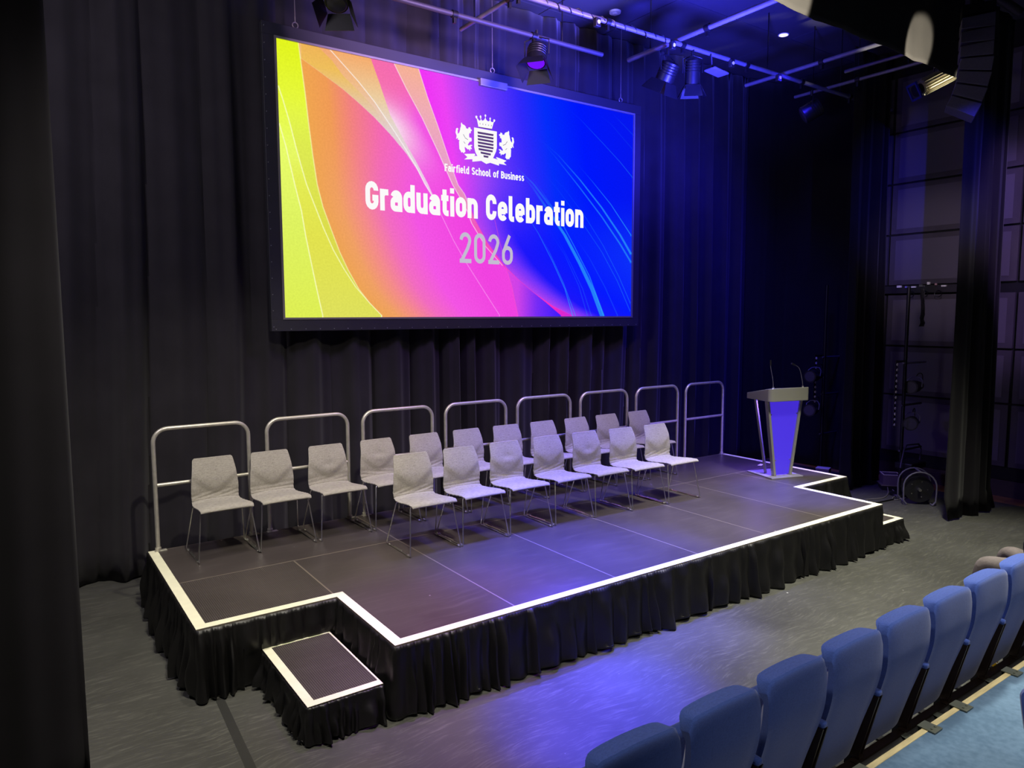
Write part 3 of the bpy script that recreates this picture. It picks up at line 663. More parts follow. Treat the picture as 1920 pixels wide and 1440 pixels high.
img = line(img, ew, .0018, (255, 250, 250), .95, V > .44); img = line(img, ew, .0014, (255, 190, 250), .7, V <= .44)
img = line(img, eb1, .0016, (255, 236, 246), .85, V > .227); img = line(img, eb2, .0016, (255, 225, 240), .8, V > .47)
img = line(img, eb2, .0018, (255, 60, 190), .6, V <= .47); img = line(img, pl, .0013, (255, 90, 190), .5, V < .45)
img = line(img, elo, .002, (250, 230, 240), .25, V > .6)
for pts, wd, al in ARCS:
    p = sorted(((b, a) for a, b in pts)); e = np.interp(V, [q[0] for q in p], [q[1] for q in p])
    lo, hi = p[0][0], p[-1][0]; fade = sstep(V, lo - .01, lo) * (1 - sstep(V, hi - (hi - lo) * .45, hi))
    hw = wd * .00078 * (.35 + .65 * (1 - (V - lo) / max(.01, hi - lo)))
    a = np.clip((hw - np.abs(U - e)) / .0009 + .5, 0, 1) * al * fade * (U > eb2)
    img = blend(img, (46, 168, 248), a * .9)
img = np.clip(img, 0, 1)
LN = np.where(img <= .04045, img / 12.92, ((img + .055) / 1.055) ** 2.4)
nv = (NX + 1) * (NY + 1)
co = np.zeros((nv, 3), dtype=np.float32); co[:, 0] = (SX0 + U * (SX1 - SX0)).ravel() - scr.location.x; co[:, 2] = (SZ0 + V * (SZ1 - SZ0)).ravel() - SZ0
me = bpy.data.meshes.new('display_surface'); me.vertices.add(nv); me.vertices.foreach_set('co', co.ravel())
I = np.arange(NY)[:, None] * (NX + 1) + np.arange(NX)[None, :]
qd = np.stack([I, I + 1, I + NX + 2, I + NX + 1], -1).reshape(-1).astype(np.int32)
me.loops.add(len(qd)); me.loops.foreach_set('vertex_index', qd)
me.polygons.add(NX * NY); me.polygons.foreach_set('loop_start', np.arange(NX * NY, dtype=np.int32) * 4)
me.update(calc_edges=True)
ca = me.color_attributes.new('slide', 'FLOAT_COLOR', 'POINT'); ca.data.foreach_set('color', np.concatenate([LN.reshape(-1, 3), np.ones((nv, 1))], 1).astype(np.float32).ravel())
def emis(name, rgb=None, strength=1.0, attr=None):
    m_ = bpy.data.materials.new(name); m_.use_nodes = True; nt = m_.node_tree; nt.nodes.clear()
    out = nt.nodes.new('ShaderNodeOutputMaterial'); e = nt.nodes.new('ShaderNodeEmission'); e.inputs[1].default_value = strength
    if attr:
        a = nt.nodes.new('ShaderNodeAttribute'); a.attribute_name = attr
        tc = nt.nodes.new('ShaderNodeTexCoord'); n = nt.nodes.new('ShaderNodeTexNoise'); n.inputs['Scale'].default_value = 45; n.inputs['Detail'].default_value = 1
        nt.links.new(tc.outputs['Object'], n.inputs['Vector'])
        r = nt.nodes.new('ShaderNodeMapRange'); r.inputs['To Min'].default_value = .9; r.inputs['To Max'].default_value = 1.1; nt.links.new(n.outputs['Fac'], r.inputs['Value'])
        mx = nt.nodes.new('ShaderNodeMix'); mx.data_type = 'RGBA'; mx.blend_type = 'MULTIPLY'; mx.inputs['Factor'].default_value = 1
        nt.links.new(a.outputs['Color'], mx.inputs['A']); nt.links.new(r.outputs[0], mx.inputs['B']); nt.links.new(mx.outputs['Result'], e.inputs[0])
    else: e.inputs[0].default_value = lin(rgb) + (1,)
    nt.links.new(e.outputs[0], out.inputs[0]); return m_
SCR_E = 1.0
me.materials.append(emis('slide image', strength=SCR_E, attr='slide'))
so = bpy.data.objects.new('display_surface', me); COL.objects.link(so); so.parent = scr
EW = emis('slide white', (252, 250, 250), 1.0); EG = emis('slide grey', (196, 188, 210), 1.0)
def flatpoly(mb, pts, yo):
    v = [Vector((SX0 + u * (SX1 - SX0), SY - yo, SZ0 + v_ * (SZ1 - SZ0))) for u, v_ in pts]
    tri = tessellate_polygon([v]); mb.add(v, [tuple(t) for t in tri])
def ribbon(mb, pts, w, fx, yo):
    """thick polyline in glyph space, fx maps (x,y) to world xz"""
    pts = [p for i, p in enumerate(pts) if i == 0 or math.dist(p, pts[i - 1]) > 1e-4]
    n = len(pts); closed = math.dist(pts[0], pts[-1]) < 1e-4
    if closed: pts = pts[:-1]; n -= 1
    Lp, Rp = [], []
    for i in range(n):
        a = pts[i - 1] if (i > 0 or closed) else None; b = pts[i]; c = pts[(i + 1) % n] if (i < n - 1 or closed) else None
        d1 = (Vector(b) - Vector(a)).normalized() if a else None; d2 = (Vector(c) - Vector(b)).normalized() if c else None
        d1 = d1 or d2; d2 = d2 or d1; t = (d1 + d2).normalized(); nr = Vector((-t.y, t.x)); k = 1 / max(.45, nr.dot(Vector((-d1.y, d1.x))))
        Lp.append(Vector(b) + nr * w / 2 * k); Rp.append(Vector(b) - nr * w / 2 * k)
    vs = []
    for p in Lp + Rp: X, Z = fx(p.x, p.y); vs.append((X, SY - yo, Z))
    fs = [(i, (i + 1) % n, n + (i + 1) % n, n + i) for i in range(n if closed else n - 1)]
    mb.add(vs, fs)
def arc2(cx, cy, rx, ry, a0, a1, n=8): return [(cx + rx * math.cos(math.radians(a0 + (a1 - a0) * i / n)), cy + ry * math.sin(math.radians(a0 + (a1 - a0) * i / n))) for i in range(n + 1)]
def glyphs(w, X=.74, Wd=.50):
    """stroke font; returns {char: (advance, [polylines])}; cap height 1"""
    i = w / 2; g = {}; R = (Wd - w) / 2; cx = Wd / 2; ry = min(.17, R * 1.15)
    def loop(x0, x1, y0, y1):
        rx = (x1 - x0) / 2; c = (x0 + x1) / 2; r = min(ry, (y1 - y0) / 2)
        p = arc2(c, y1 - r, rx, r, 180, 0) + arc2(c, y0 + r, rx, r, 0, -180); return p + [p[0]]
    l, r_ = i, Wd - i
    g['o'] = (Wd, [loop(l, r_, i, X - i)])
    g['a'] = (Wd * .97, [arc2(cx, X - i - ry, R, ry, 165, 0) + [(r_, 0)], [(r_, X * .60 - i * .2)] + arc2(l + R * .8, X * .60 - i * .2 - .12, R * .8, .12, 90, 180, 6) + arc2(l + R * .8, i + .11, R * .8, .11, 180, 270, 6) + [(r_, i)]])
    g['n'] = (Wd, [[(l, 0), (l, X)], [(l, X - i - ry)] + arc2(cx, X - i - ry, R, ry, 180, 0) + [(r_, 0)]])
    g['h'] = (Wd, [[(l, 0), (l, 1.02)], [(l, X - i - ry)] + arc2(cx, X - i - ry, R, ry, 180, 0) + [(r_, 0)]])
    g['u'] = (Wd, [[(r_, X), (r_, 0)], [(l, X)] + arc2(cx, i + ry, R, ry, 180, 360)])
    g['d'] = (Wd, [[(r_, 0), (r_, 1.02)], loop(l, r_, i, X - i)])
    g['b'] = (Wd, [[(l, 0), (l, 1.02)], loop(l, r_, i, X - i)])
    g['r'] = (Wd * .74, [[(l, 0), (l, X)], [(l, X - i - ry)] + arc2(cx, X - i - ry, R, ry, 180, 80, 6) + [(Wd * .74 - .02, X - i)]])
    g['t'] = (Wd * .70, [[(i + .07, X + .22)] + arc2(i + .07 + .12, i + .12, .12, .12, 180, 270, 5) + [(Wd * .68, i)], [(0, X - i * .9), (Wd * .68, X - i * .9)]])
    g['f'] = (Wd * .68, [[(i + .07, 0)] + arc2(i + .07 + .14, 1.02 - i - .14, .14, .14, 180, 90, 5) + [(Wd * .72, 1.02 - i)], [(0, X - i * .9), (Wd * .66, X - i * .9)]])
    g['l'] = (w + .10, [[(i, 1.02)] + arc2(i + .09, i + .09, .09, .09, 180, 270, 5) + [(w + .1, i)]])
    g['i'] = (w, [[(i, 0), (i, X)], [(i, X + .10), (i, X + .10 + w * .92)]])
    g['e'] = (Wd, [[(l, X * .5 - i * .1), (r_, X * .5 - i * .1)], [(r_, X * .5 - i * .6)] + arc2(cx, X - i - ry, R, ry, 0, 180) + arc2(cx, i + ry, R, ry, 180, 330)])
    g['c'] = (Wd * .92, [arc2(cx, X - i - ry, R, ry, 20, 180) + arc2(cx, i + ry, R, ry, 180, 340)])
    g['s'] = (Wd * .88, [arc2(Wd * .44, X - i - .14, Wd * .44 - i, .14, 25, 180, 7) + [(l + .02, X * .60), (Wd * .44, X * .5), (Wd * .86 - i, X * .40)] + arc2(Wd * .44, i + .14, Wd * .44 - i, .14, 0, -155, 7)])
    CW = Wd * 1.06; CR_ = (CW - w) / 2; cy = .2
    g['C'] = (CW, [[(CW - i, .64)] + arc2(CW / 2, 1 - i - cy, CR_, cy, 0, 180) + arc2(CW / 2, i + cy, CR_, cy, 180, 360) + [(CW - i, .36)]])
    g['G'] = (CW, [[(CW - i, .68)] + arc2(CW / 2, 1 - i - cy, CR_, cy, 0, 180) + arc2(CW / 2, i + cy, CR_, cy, 180, 360) + [(CW - i, .53 - i + i)], [(CW / 2 + .02, .53 - i), (CW, .53 - i)]])
    g['F'] = (Wd * .9, [[(i, 0), (i, 1)], [(i, 1 - i), (Wd * .92, 1 - i)], [(i, .52), (Wd * .84, .52)]])
    g['B'] = (CW, [[(i, 0), (i, 1)], [(i, 1 - i), (CW * .5, 1 - i)] + arc2(CW * .5, .765 - i * .5, CW * .5 - i, .235 - i * .5, 90, -90, 8) + [(i, .53)], [(CW * .5, .53)] + arc2(CW * .5, .265 + i * .5, CW * .53 - i, .265 - i * .5, 90, -90, 8) + [(i, i)]])
    g['S'] = (CW, [arc2(CW / 2, 1 - i - .2, CR_, .2, 15, 180, 8) + [(l + .03, .62), (CW / 2, .51), (CW - i - .03, .40)] + arc2(CW / 2, i + .18, CR_, .18, 0, -165, 8)])
    g['2'] = (CW, [arc2(CW / 2, 1 - i - .2, CR_, .2, 175, 0, 9) + [(CW - i - .02, .66), (CW - i - .10, .48), (i + .04, i + .03), (i + .02, i)], [(0, i), (CW, i)]])
    g['0'] = (CW, [(lambda p: p + [p[0]])(arc2(CW / 2, 1 - i - .2, CR_, .2, 180, 0) + arc2(CW / 2, i + .2, CR_, .2, 0, -180))])
    g['6'] = (CW, [[(CW * .70, 1.0), (CW * .36, .66), (i + .01, .42)], (lambda p: p + [p[0]])(arc2(CW / 2, .61 - i - .18 + i * .5, CR_, .18, 180, 0) + arc2(CW / 2, i + .19, CR_, .19, 0, -180))])
    g[' '] = (Wd * .55, [])
    return g
def text(name, s, u0, u1, vb, vcap, w, m_, gap=.085, X=.74, yo=.004, Wd=.5):
    G = glyphs(w, X, Wd); adv = sum(G[c][0] + gap for c in s) - gap
    mb = MB(); x = 0; sx = (u1 - u0) * (SX1 - SX0) / adv; sz = (vcap - vb) * (SZ1 - SZ0)
    X0 = SX0 + u0 * (SX1 - SX0); Z0 = SZ0 + vb * (SZ1 - SZ0)
    for c in s:
        a, pl_ = G[c]
        for p in pl_: ribbon(mb, p, w, (lambda gx, gy, x=x: (X0 + (x + gx) * sx, Z0 + gy * sz)), yo)
        x += a + gap
    o = mb.build(name, m_, scr, world=True, smooth=False, recalc=False); print('TEXT', s, 'sx/sz', round(sx / sz, 3)); return o
text('lettering', 'Graduation Celebration', .1865, .8178, .4235, .5335, .215, EW, gap=.075, X=.77, Wd=.56)
text('lettering', '2026', .4270, .5838, .2315, .3620, .135, EG, gap=.13, Wd=.50)
text('lettering', 'Fairfield School of Business', .3881, .6193, .608, .6395, .19, EW, gap=.075, X=.76, Wd=.52)
cr = MB()
for k in ('crown', 'ribbon', 'lion'): flatpoly(cr, POL[k], .004)
flatpoly(cr, [(1.0075 - a, b) for a, b in POL['lion']][::-1], .004)
# shield with eight bars left open
outer = POL['shield']; N_ = len(outer)
flatpoly(cr, outer, .0035)
crest = cr.build('crest', EW, scr, world=True, smooth=False, recalc=False)
bars = MB()
for (a, b) in STRIPES:
    hh = .0042; flatpoly(bars, [(a[0], a[1] + hh), (b[0], b[1] + hh), (b[0] - .001, b[1] - hh), (a[0] + .001, a[1] - hh)], .006)
flatpoly(bars, POL['band'], .006)
for k in range(5): flatpoly(bars, [(.4867 + k * .0082, .8265), (.4876 + k * .0082, .83), (.4885 + k * .0082, .8265), (.4876 + k * .0082, .823)], .006)
for s_ in (0, 1):
    for q in (((.4395, .7700), (.4440, .7590), (.4448, .7605), (.4402, .7715)), ((.4440, .7570), (.4530, .7500), (.4530, .7520), (.4445, .7590)), ((.4405, .7400), (.4450, .7330), (.4456, .7345), (.4410, .7415))):
        pts = [(1.0075 - a, b) if s_ else (a, b) for a, b in q]; flatpoly(bars, pts, .006)
b_ = bars.build('crest_bars', emis('slide bar violet', (86, 60, 120), 1.0), None, smooth=False, recalc=False)
b_.data.transform(Matrix.Translation(-Vector(scr.location))); b_.parent = crest
# border, trim, eyelets
bw = .125; fb = MB()
def frame(mb, a, b, c, d, w, y0, y1):
    mb.span((a - w, y0, c - w), (b + w, y1, c)); mb.span((a - w, y0, d), (b + w, y1, d + w)); mb.span((a - w, y0, c), (a, y1, d)); mb.span((b, y0, c), (b + w, y1, d)); return mb
frame(MB(), SX0, SX1, SZ0, SZ1, .022, SY - .018, SY + .01).build('inner_trim', M['screen_trim'], scr, world=True, smooth=False)
bo = frame(MB(), SX0 - .022, SX1 + .022, SZ0 - .022, SZ1 + .022, bw, SY - .010, SY + .06).build('border', M['screen_border'], scr, world=True, smooth=False, bevel=.004)
MB().span((SX0 - .1, SY + .01, SZ0 - .1), (SX1 + .1, SY + .05, SZ1 + .1)).build('backing', M['wall'], scr, world=True, smooth=False)
ey_ = MB(); n = 17
for k in range(34): ey_.cyl((SX0 - .1 + k * (SX1 - SX0 + .2) / 33, SY - .016, SZ0 - .125), (SX0 - .1 + k * (SX1 - SX0 + .2) / 33, SY - .009, SZ0 - .125), .006, seg=6)
for k in range(19): ey_.cyl((SX0 - .125, SY - .016, SZ0 - .1 + k * (SZ1 - SZ0 + .2) / 18), (SX0 - .125, SY - .009, SZ0 - .1 + k * (SZ1 - SZ0 + .2) / 18), .006, seg=6)
ey_.build('eyelets', M['eyelet'], scr, world=True, recalc=True)
MB().span((4.02, SY - .07, SZ1 - .055), (4.42, SY - .012, SZ1 + .03)).build('sensor_bar', M['screen_trim'], scr, world=True, smooth=False, bevel=.006)
for x in (1.75, 4.25, 6.45):
    t = thing('hanging_wire', {1.75: 'thin hanging wire and hook above the left end of the screen', 4.25: 'thin hanging wire and hook above the middle of the screen', 6.45: 'thin hanging wire and hook above the right end of the screen'}[x], 'wire', (x, SY + .02, SZ1 + .15), group='wires carrying the screen')
    MB().cyl((0, 0, .06), (0, 0, CZ - SZ1 - .18), .004, seg=6).build('wire', M['alu_edge'], t)
    MB().tube([(0, 0, .12), (0, 0, .09)] + arcp((0, 0, .03), .03, 90, 450, 12), .006, 6).build('hook', M['alu_edge'], t)

# ------------------------------------------------------------------ lectern
lec = thing('lectern', 'silver lectern with glowing blue front panel at the right end of the stage', 'lectern', (7.36, 1.64, H + .001), math.radians(-15.5))
# local: x right, -y towards the audience
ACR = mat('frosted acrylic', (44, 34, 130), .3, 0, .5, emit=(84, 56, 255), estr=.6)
BASEM = mat('lectern base plate', (150, 146, 170), .18, .2)
MB().span((-.25, -.25, 0), (.25, .25, .018)).build('base_plate', BASEM, lec, smooth=False, bevel=.004)
def tb(xb, yb, xt, yt, w, d, z0=.018, z1=1.02):
    return MB().add([(xb - w, yb - d, z0), (xb + w, yb - d, z0), (xb + w, yb + d, z0), (xb - w, yb + d, z0), (xt - w, yt - d, z1), (xt + w, yt - d, z1), (xt + w, yt + d, z1), (xt - w, yt + d, z1)],
                    [(0, 3, 2, 1), (4, 5, 6, 7), (0, 1, 5, 4), (1, 2, 6, 5), (2, 3, 7, 6), (3, 0, 4, 7)])
for s in (-1, 1):
    tb(s * .125, -.13, s * .265, -.13, .018, .03).build('front_post', M['lectern'], lec, smooth=False, bevel=.005)
    tb(s * .125, .03, s * .265, .10, .012, .02).build('rear_post', M['lectern'], lec, smooth=False, bevel=.005)
MB().add([(-.107, -.135, .03), (.107, -.135, .03), (.107, -.125, .03), (-.107, -.125, .03), (-.246, -.135, 1.02), (.246, -.135, 1.02), (.246, -.125, 1.02), (-.246, -.125, 1.02)],
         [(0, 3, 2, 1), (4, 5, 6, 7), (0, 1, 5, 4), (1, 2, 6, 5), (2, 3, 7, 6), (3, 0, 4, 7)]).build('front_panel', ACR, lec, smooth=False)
sc = MB()
for x, z in ((-.205, .83), (.205, .83), (-.115, .22), (.115, .22)): sc.cyl((x, -.145, z), (x, -.134, z), .009, seg=8)
sc.build('panel_screws', M['chrome'], lec)
# top box, front face taller than rear, rounded front corners
def outline(z, inset=0):
    w, yf, yb, r = .315 - inset, -.255 + inset, .235 - inset, .06
    return [(-w * .96, yb, z)] + [(-w + r - r * math.cos(a), yf + r - r * math.sin(a), z) for a in [i * PI / 12 for i in range(7)]] + [(w - r + r * math.sin(a), yf + r - r * math.cos(a), z) for a in [i * PI / 12 for i in range(7)]] + [(w * .96, yb, z)]
lo_ = outline(1.01); hi_ = [(x, y, 1.185 - max(0, (y + .255)) * .20) for x, y, z in outline(1.19)]
mb = MB(); mb.grid([lo_, hi_], wrap=True); n0 = len(lo_); mb.f.append(tuple(range(n0))[::-1]); mb.f.append(tuple(range(n0, 2 * n0)))
mb.build('reading_desk', M['lectern'], lec, bevel=.006)
for sx_, bend, lbl in ((-.235, 0, 0), (.235, 1, 1)):
    mic = thing('gooseneck_microphone', ['slim gooseneck microphone at the left of the lectern top, standing upright', 'slim gooseneck microphone at the right of the lectern top, bent over to the left'][lbl], 'microphone')
    mic.matrix_world = Matrix.Translation(lec.location) @ Matrix.Rotation(lec.rotation_euler.z, 4, 'Z') @ Matrix.Translation((sx_, -.20, 1.1745))
    MB().cyl((0, 0, 0), (0, 0, .022), .013).build('base', M['chrome'], mic)
    p = [(0, 0, .02), (-.01, 0, .12), (-.04, .0, .24), (-.052, 0, .30)] if not bend else [(0, 0, .02), (-.02, 0, .12), (-.055, 0, .23), (-.085, 0, .27), (-.14, -.01, .295)]
    MB().tube(sm(p, 4), .0042, 8).build('gooseneck', M['pipe'], mic)
    a, b = p[-1], ((-.052, 0, .37) if not bend else (-.21, -.02, .32))
    MB().cyl(a, b, .0095, .0115, 12).build('microphone_head', M['black_plastic'], mic)
d = bpy.data.lights.new('lectern_led', 'AREA'); d.shape = 'RECTANGLE'; d.size = .4; d.size_y = .22; d.energy = 45; d.color = (.22, .12, 1.0)
o = bpy.data.objects.new('lectern_led', d); COL.objects.link(o); o.parent = lec; o.location = (0, .02, 1.0)

# ------------------------------------------------------------------ audience seating
SYT = -2.212
def theatre_seat():
    t = thing('theatre_seat', 'x', 'theatre seat')
    # y is relative to the top rear edge of the back; +y towards the stage
    rear = sm([(.150, .17), (.138, .21), (.083, .42), (.034, .59), (.011, .68), (-.004, .77), (-.007, .88), (.0, .945), (.014, .965)], 5)
    n = len(rear); F, Bk = [], []; NU = 22
    for i, (y, z) in enumerate(rear):
        v = (z - .17) / (.965 - .17); th = .075 + .02 * math.sin(PI * min(1, v * 1.1)); th = th + (.03 if z > .9 else 0) * (z - .9) / .065
        fr, bk = [], []
        for j in range(NU + 1):
            u = -1 + 2 * j / NU; hw = .234 - .012 * (1 - v) ** 2
            r = .05; top = .965 - .012 - .022 * u * u
            # rounded upper corners
            edge = max(0, abs(u) * hw - (hw - r)); cut = r - math.sqrt(max(0, r * r - edge * edge))
            zz = min(z, .17 + (z - .17) / (.965 - .17) * (.965 - .17 - cut * .9 - .016 * u * u))
            e = 1 - abs(u) ** 8; e2 = 1 if 1 < i < n - 2 else .75
            x = u * hw
            bk.append((x, y + .012 * abs(u) ** 4, zz)); fr.append((x, y + th * (.55 + .45 * e) * e2, zz - .012 * (z > .93)))
        F.append(fr); Bk.append(bk)
    G = [b + f[::-1] for b, f in zip(Bk, F)]; mb = MB().grid(G, wrap=True); nc = 2 * (NU + 1)
    for r_ in (0, n - 1):
        base = r_ * nc
        for j in range(NU): mb.f.append((base + j, base + j + 1, base + nc - 2 - j, base + nc - 1 - j))
    mb.build('backrest', M['blue_fab'], t, bevel=.012)
    # tipped up seat cushion
    pc = sm([(.17, .40, .205), (.20, .44, .212), (.235, .55, .215), (.26, .68, .212), (.27, .74, .20)], 4)
    shell(pc, lambda u, v, y, z: .01 * (1 - u * u), .085).build('seat_cushion', M['blue_fab'], t)
    # shared arm on the right
    ax = .2625
    MB().box((ax, .17, .575), (.045, .30, .035)).build('armrest', M['blue_fab'], t, bevel=.012)
    for dx_ in (-.018, .018):
        MB().add([(ax + dx_ - .005, .02, .56), (ax + dx_ + .005, .02, .56), (ax + dx_ + .005, .32, .56), (ax + dx_ - .005, .32, .56), (ax + dx_ - .005, .12, .16), (ax + dx_ + .005, .12, .16), (ax + dx_ + .005, .30, .16), (ax + dx_ - .005, .30, .16)],
                 [(0, 1, 2, 3), (4, 7, 6, 5), (0, 4, 5, 1), (1, 5, 6, 2), (2, 6, 7, 3), (3, 7, 4, 0)]).build('side_panel', M['brown'], t, smooth=False)
    MB().box((ax, .135, .165), (.05, .05, .02)).box((ax - .05, .12, .155), (.04, .03, .008)).build('bolt_plate', M['brown'], t, smooth=False)
    MB().span((ax - .02, .16, 0), (ax + .02, .20, .16)).span((ax - .03, .06, 0), (ax + .03, .30, .012)).build('leg', M['black_metal'], t, smooth=False)
    return t
ts = theatre_seat()
SC = [2.565 + .525 * k for k in range(-4, 8)]
TL = {0: 'blue upholstered theatre seat nearest the camera in the row, cropped by the bottom edge', 1: 'blue theatre seat second from the camera end, only its upper back in view', 2: 'blue theatre seat third from the camera end of the row',
      3: 'blue theatre seat fourth from the camera end of the row', 4: 'blue theatre seat fifth from the camera end of the row', 5: 'blue theatre seat sixth from the camera end, in front of the bare floor', 6: 'blue theatre seat seventh from the camera end, just before the seated person',
      7: 'blue theatre seat at the right photo edge beside the grey trouser knee', 8: 'blue theatre seat cropped by the right photo edge'}
for k, x in enumerate(SC):
    o = ts if k == 0 else copy_tree(ts); o.location = (x, SYT, 0)
    o['group'] = 'front row of blue theatre seats'; o['label'] = TL.get(k - 1, 'blue theatre seat outside the frame at the far end of the row' if k > 1 else 'blue theatre seat outside the frame at the near end of the row')
for c_ in COL.objects:
    if c_.name.startswith('seat_cushion') and c_.parent is not None and abs(c_.parent.location.x - 5.715) < .02:
        h_ = Vector((0, .17, .40)); Rx = Matrix.Rotation(math.radians(-72), 3, 'X'); c_.rotation_euler = (math.radians(-72), 0, 0); c_.location = h_ - Rx @ h_
o = copy_tree(ts); o.location = (2.78, -3.2, .25); o['label'] = 'blue seat corner of the second row at the bottom right photo corner'; o['group'] = 'second row of blue theatre seats'

tier = thing('seating_tier', 'raised seating tier with teal carpet and pale timber nosing behind the blue seats', 'platform', (4, -2.8, 0))
MB().span((-.2, -3.25, .05), (9.5, -2.26, .25)).build('carpet', M['carpet'], tier, world=True, smooth=False)
MB().span((-.2, -2.26, .215), (9.5, -2.226, .254)).build('nosing', M['nosing'], tier, world=True, smooth=False, bevel=.003)
MB().span((-.2, -2.255, 0), (9.5, -2.235, .215)).build('riser', M['fascia'], tier, world=True, smooth=False)
MB().span((-.2, -5.2, .05), (9.5, -3.25, .5)).build('upper_tier', M['carpet'], tier, world=True, smooth=False)
beam = MB().add([(.2, -2.10, .14), (9.0, -2.10, .14), (9.0, -2.19, .08), (.2, -2.19, .08), (.2, -2.10, .12), (9.0, -2.10, .12), (9.0, -2.19, .06), (.2, -2.19, .06)], [(0, 1, 2, 3), (7, 6, 5, 4), (0, 4, 5, 1), (1, 5, 6, 2), (2, 6, 7, 3), (3, 7, 4, 0)])
bmt = thing('seat_support', 'long dark metal beam under the blue seats fixed to the timber nosing by brackets', 'beam', (4, -2.12, 0)); MB().span((.2, -2.105, .10), (9.0, -2.06, .152)).build('front_rail', M['brown'], bmt, world=True, smooth=False); MB().add([(.2, -2.11, .13), (9, -2.11, .13), (9, -2.215, .07), (.2, -2.215, .07)], [(0, 1, 2, 3)]).build('cover_plate', M['fascia'], bmt, world=True, smooth=False, solid=.004); beam.build('beam', M['fascia'], bmt, world=True, smooth=False)
for x in (.9, 1.65, 2.58, 3.28, 3.67, 4.40, 5.1, 5.8, 6.5):
    MB().span((x - .045, -2.30, .255), (x + .045, -2.20, .261)).span((x - .045, -2.205, .13), (x + .045, -2.20, .258)).add([(x - .045, -2.20, .14), (x + .045, -2.20, .14), (x + .02, -2.06, .145), (x - .02, -2.06, .145)], [(0, 1, 2, 3)]).cyl((x - .02, -2.27, .26), (x - .02, -2.27, .266), .007, seg=6).cyl((x + .02, -2.27, .26), (x + .02, -2.27, .266), .007, seg=6).build('bracket', M['steel'], bmt, world=True, smooth=False)
cl_ = MB().box((4.62, -2.06, .165), (.05, .018, .012)).box((4.69, -2.05, .168), (.02, .022, .018))
tag(cl_.build('yellow_clip', M['yellow'], smooth=False, bevel=.003), 'small yellow clip lying on the dark beam below the blue seats at right', 'clip')

# seated person, mostly beyond the right photo edge
px = 5.86; hip = (px, -1.86, .50)
def skin_body(name, verts, edges, radii, m_, parent=None, sub=2, root=0):
    me_ = bpy.data.meshes.new(name); me_.from_pydata(verts, edges, []); o_ = bpy.data.objects.new(name, me_); COL.objects.link(o_); me_.materials.append(m_)
    sk = o_.modifiers.new('skin', 'SKIN'); sk.use_smooth_shade = True
    lay = me_.skin_vertices[0]
    for i, r in enumerate(radii): lay.data[i].radius = r if isinstance(r, tuple) else (r, r)
    for i in range(len(verts)): lay.data[i].use_root = (i == root)
    q = o_.modifiers.new('sub', 'SUBSURF'); q.levels = sub; q.render_levels = sub
    if parent is not None: o_.parent = parent
    return o_
P = thing('person', 'person in grey trousers seated in the front row at the right edge', 'person', (px, -1.75, 0))
def rel(l): return [(a - px, b + 1.75, c) for a, b, c in l]
# trousers: pelvis, thighs, shins
kv = [(px, -1.90, .50), (px - .10, -1.86, .50), (px - .16, -1.72, .53), (px - .19, -1.60, .555), (px - .20, -1.555, .53), (px - .21, -1.54, .36), (px - .22, -1.52, .13),
      (px + .10, -1.86, .50), (px + .18, -1.72, .53), (px + .24, -1.60, .555), (px + .25, -1.555, .53), (px + .26, -1.53, .36), (px + .27, -1.50, .13), (px, -1.93, .62)]
ke = [(0, 1), (1, 2), (2, 3), (3, 4), (4, 5), (5, 6), (0, 7), (7, 8), (8, 9), (9, 10), (10, 11), (11, 12), (0, 13)]
# one continuous body in skin, clothes as children
bv = kv[:13] + [(px, -1.95, .74), (px, -1.97, .93), (px, -1.97, 1.07), (px, -1.95, 1.13), (px, -1.94, 1.22), (px, -1.935, 1.31),
     (px - .17, -1.97, 1.04), (px - .25, -1.90, .80), (px - .12, -1.86, .62), (px + .17, -1.97, 1.04), (px + .25, -1.90, .80), (px + .12, -1.86, .62)]
be = ke[:12] + [(0, 13), (13, 14), (14, 15), (15, 16), (16, 17), (17, 18), (15, 19), (19, 20), (20, 21), (15, 22), (22, 23), (23, 24)]
br = [(.11, .09), .085, .07, .06, .058, .05, .04, .085, .07, .06, .058, .05, .04, (.13, .09), (.15, .10), (.10, .07), .05, (.075, .09), (.07, .085), .055, .045, .032, .055, .045, .032]
body = skin_body('body', rel(bv), be, br, M['skin'], P)
skin_body('trousers', rel(kv), ke, [(.15, .12), .105, .09, .076, .074, .066, .058, .105, .09, .076, .074, .066, .058, (.14, .11)], M['trouser'], P)
tv = [(px, -1.92, .58), (px, -1.95, .74), (px, -1.97, .93), (px, -1.97, 1.06), (px - .17, -1.97, 1.04), (px - .25, -1.90, .80), (px - .14, -1.88, .64), (px + .17, -1.97, 1.04), (px + .25, -1.90, .80), (px + .14, -1.88, .64)]
skin_body('shirt', rel(tv), [(0, 1), (1, 2), (2, 3), (3, 4), (4, 5), (5, 6), (3, 7), (7, 8), (8, 9)], [(.15, .11), (.15, .11), (.165, .115), (.11, .08), .07, .058, .045, .07, .058, .045], M['shirt'], P)
hm = MB(); G = []
for i in range(9):
    a = PI * i / 8 * .62; G.append([(.085 * math.sin(a) * math.cos(b), -.185 - .01 + .102 * math.sin(a) * math.sin(b), 1.29 + .105 * math.cos(a)) for b in [2 * PI * k / 20 for k in range(20)]])
hm.grid(G, wrap=True).build('hair', M['hair'], P, solid=.015)
hn = MB()
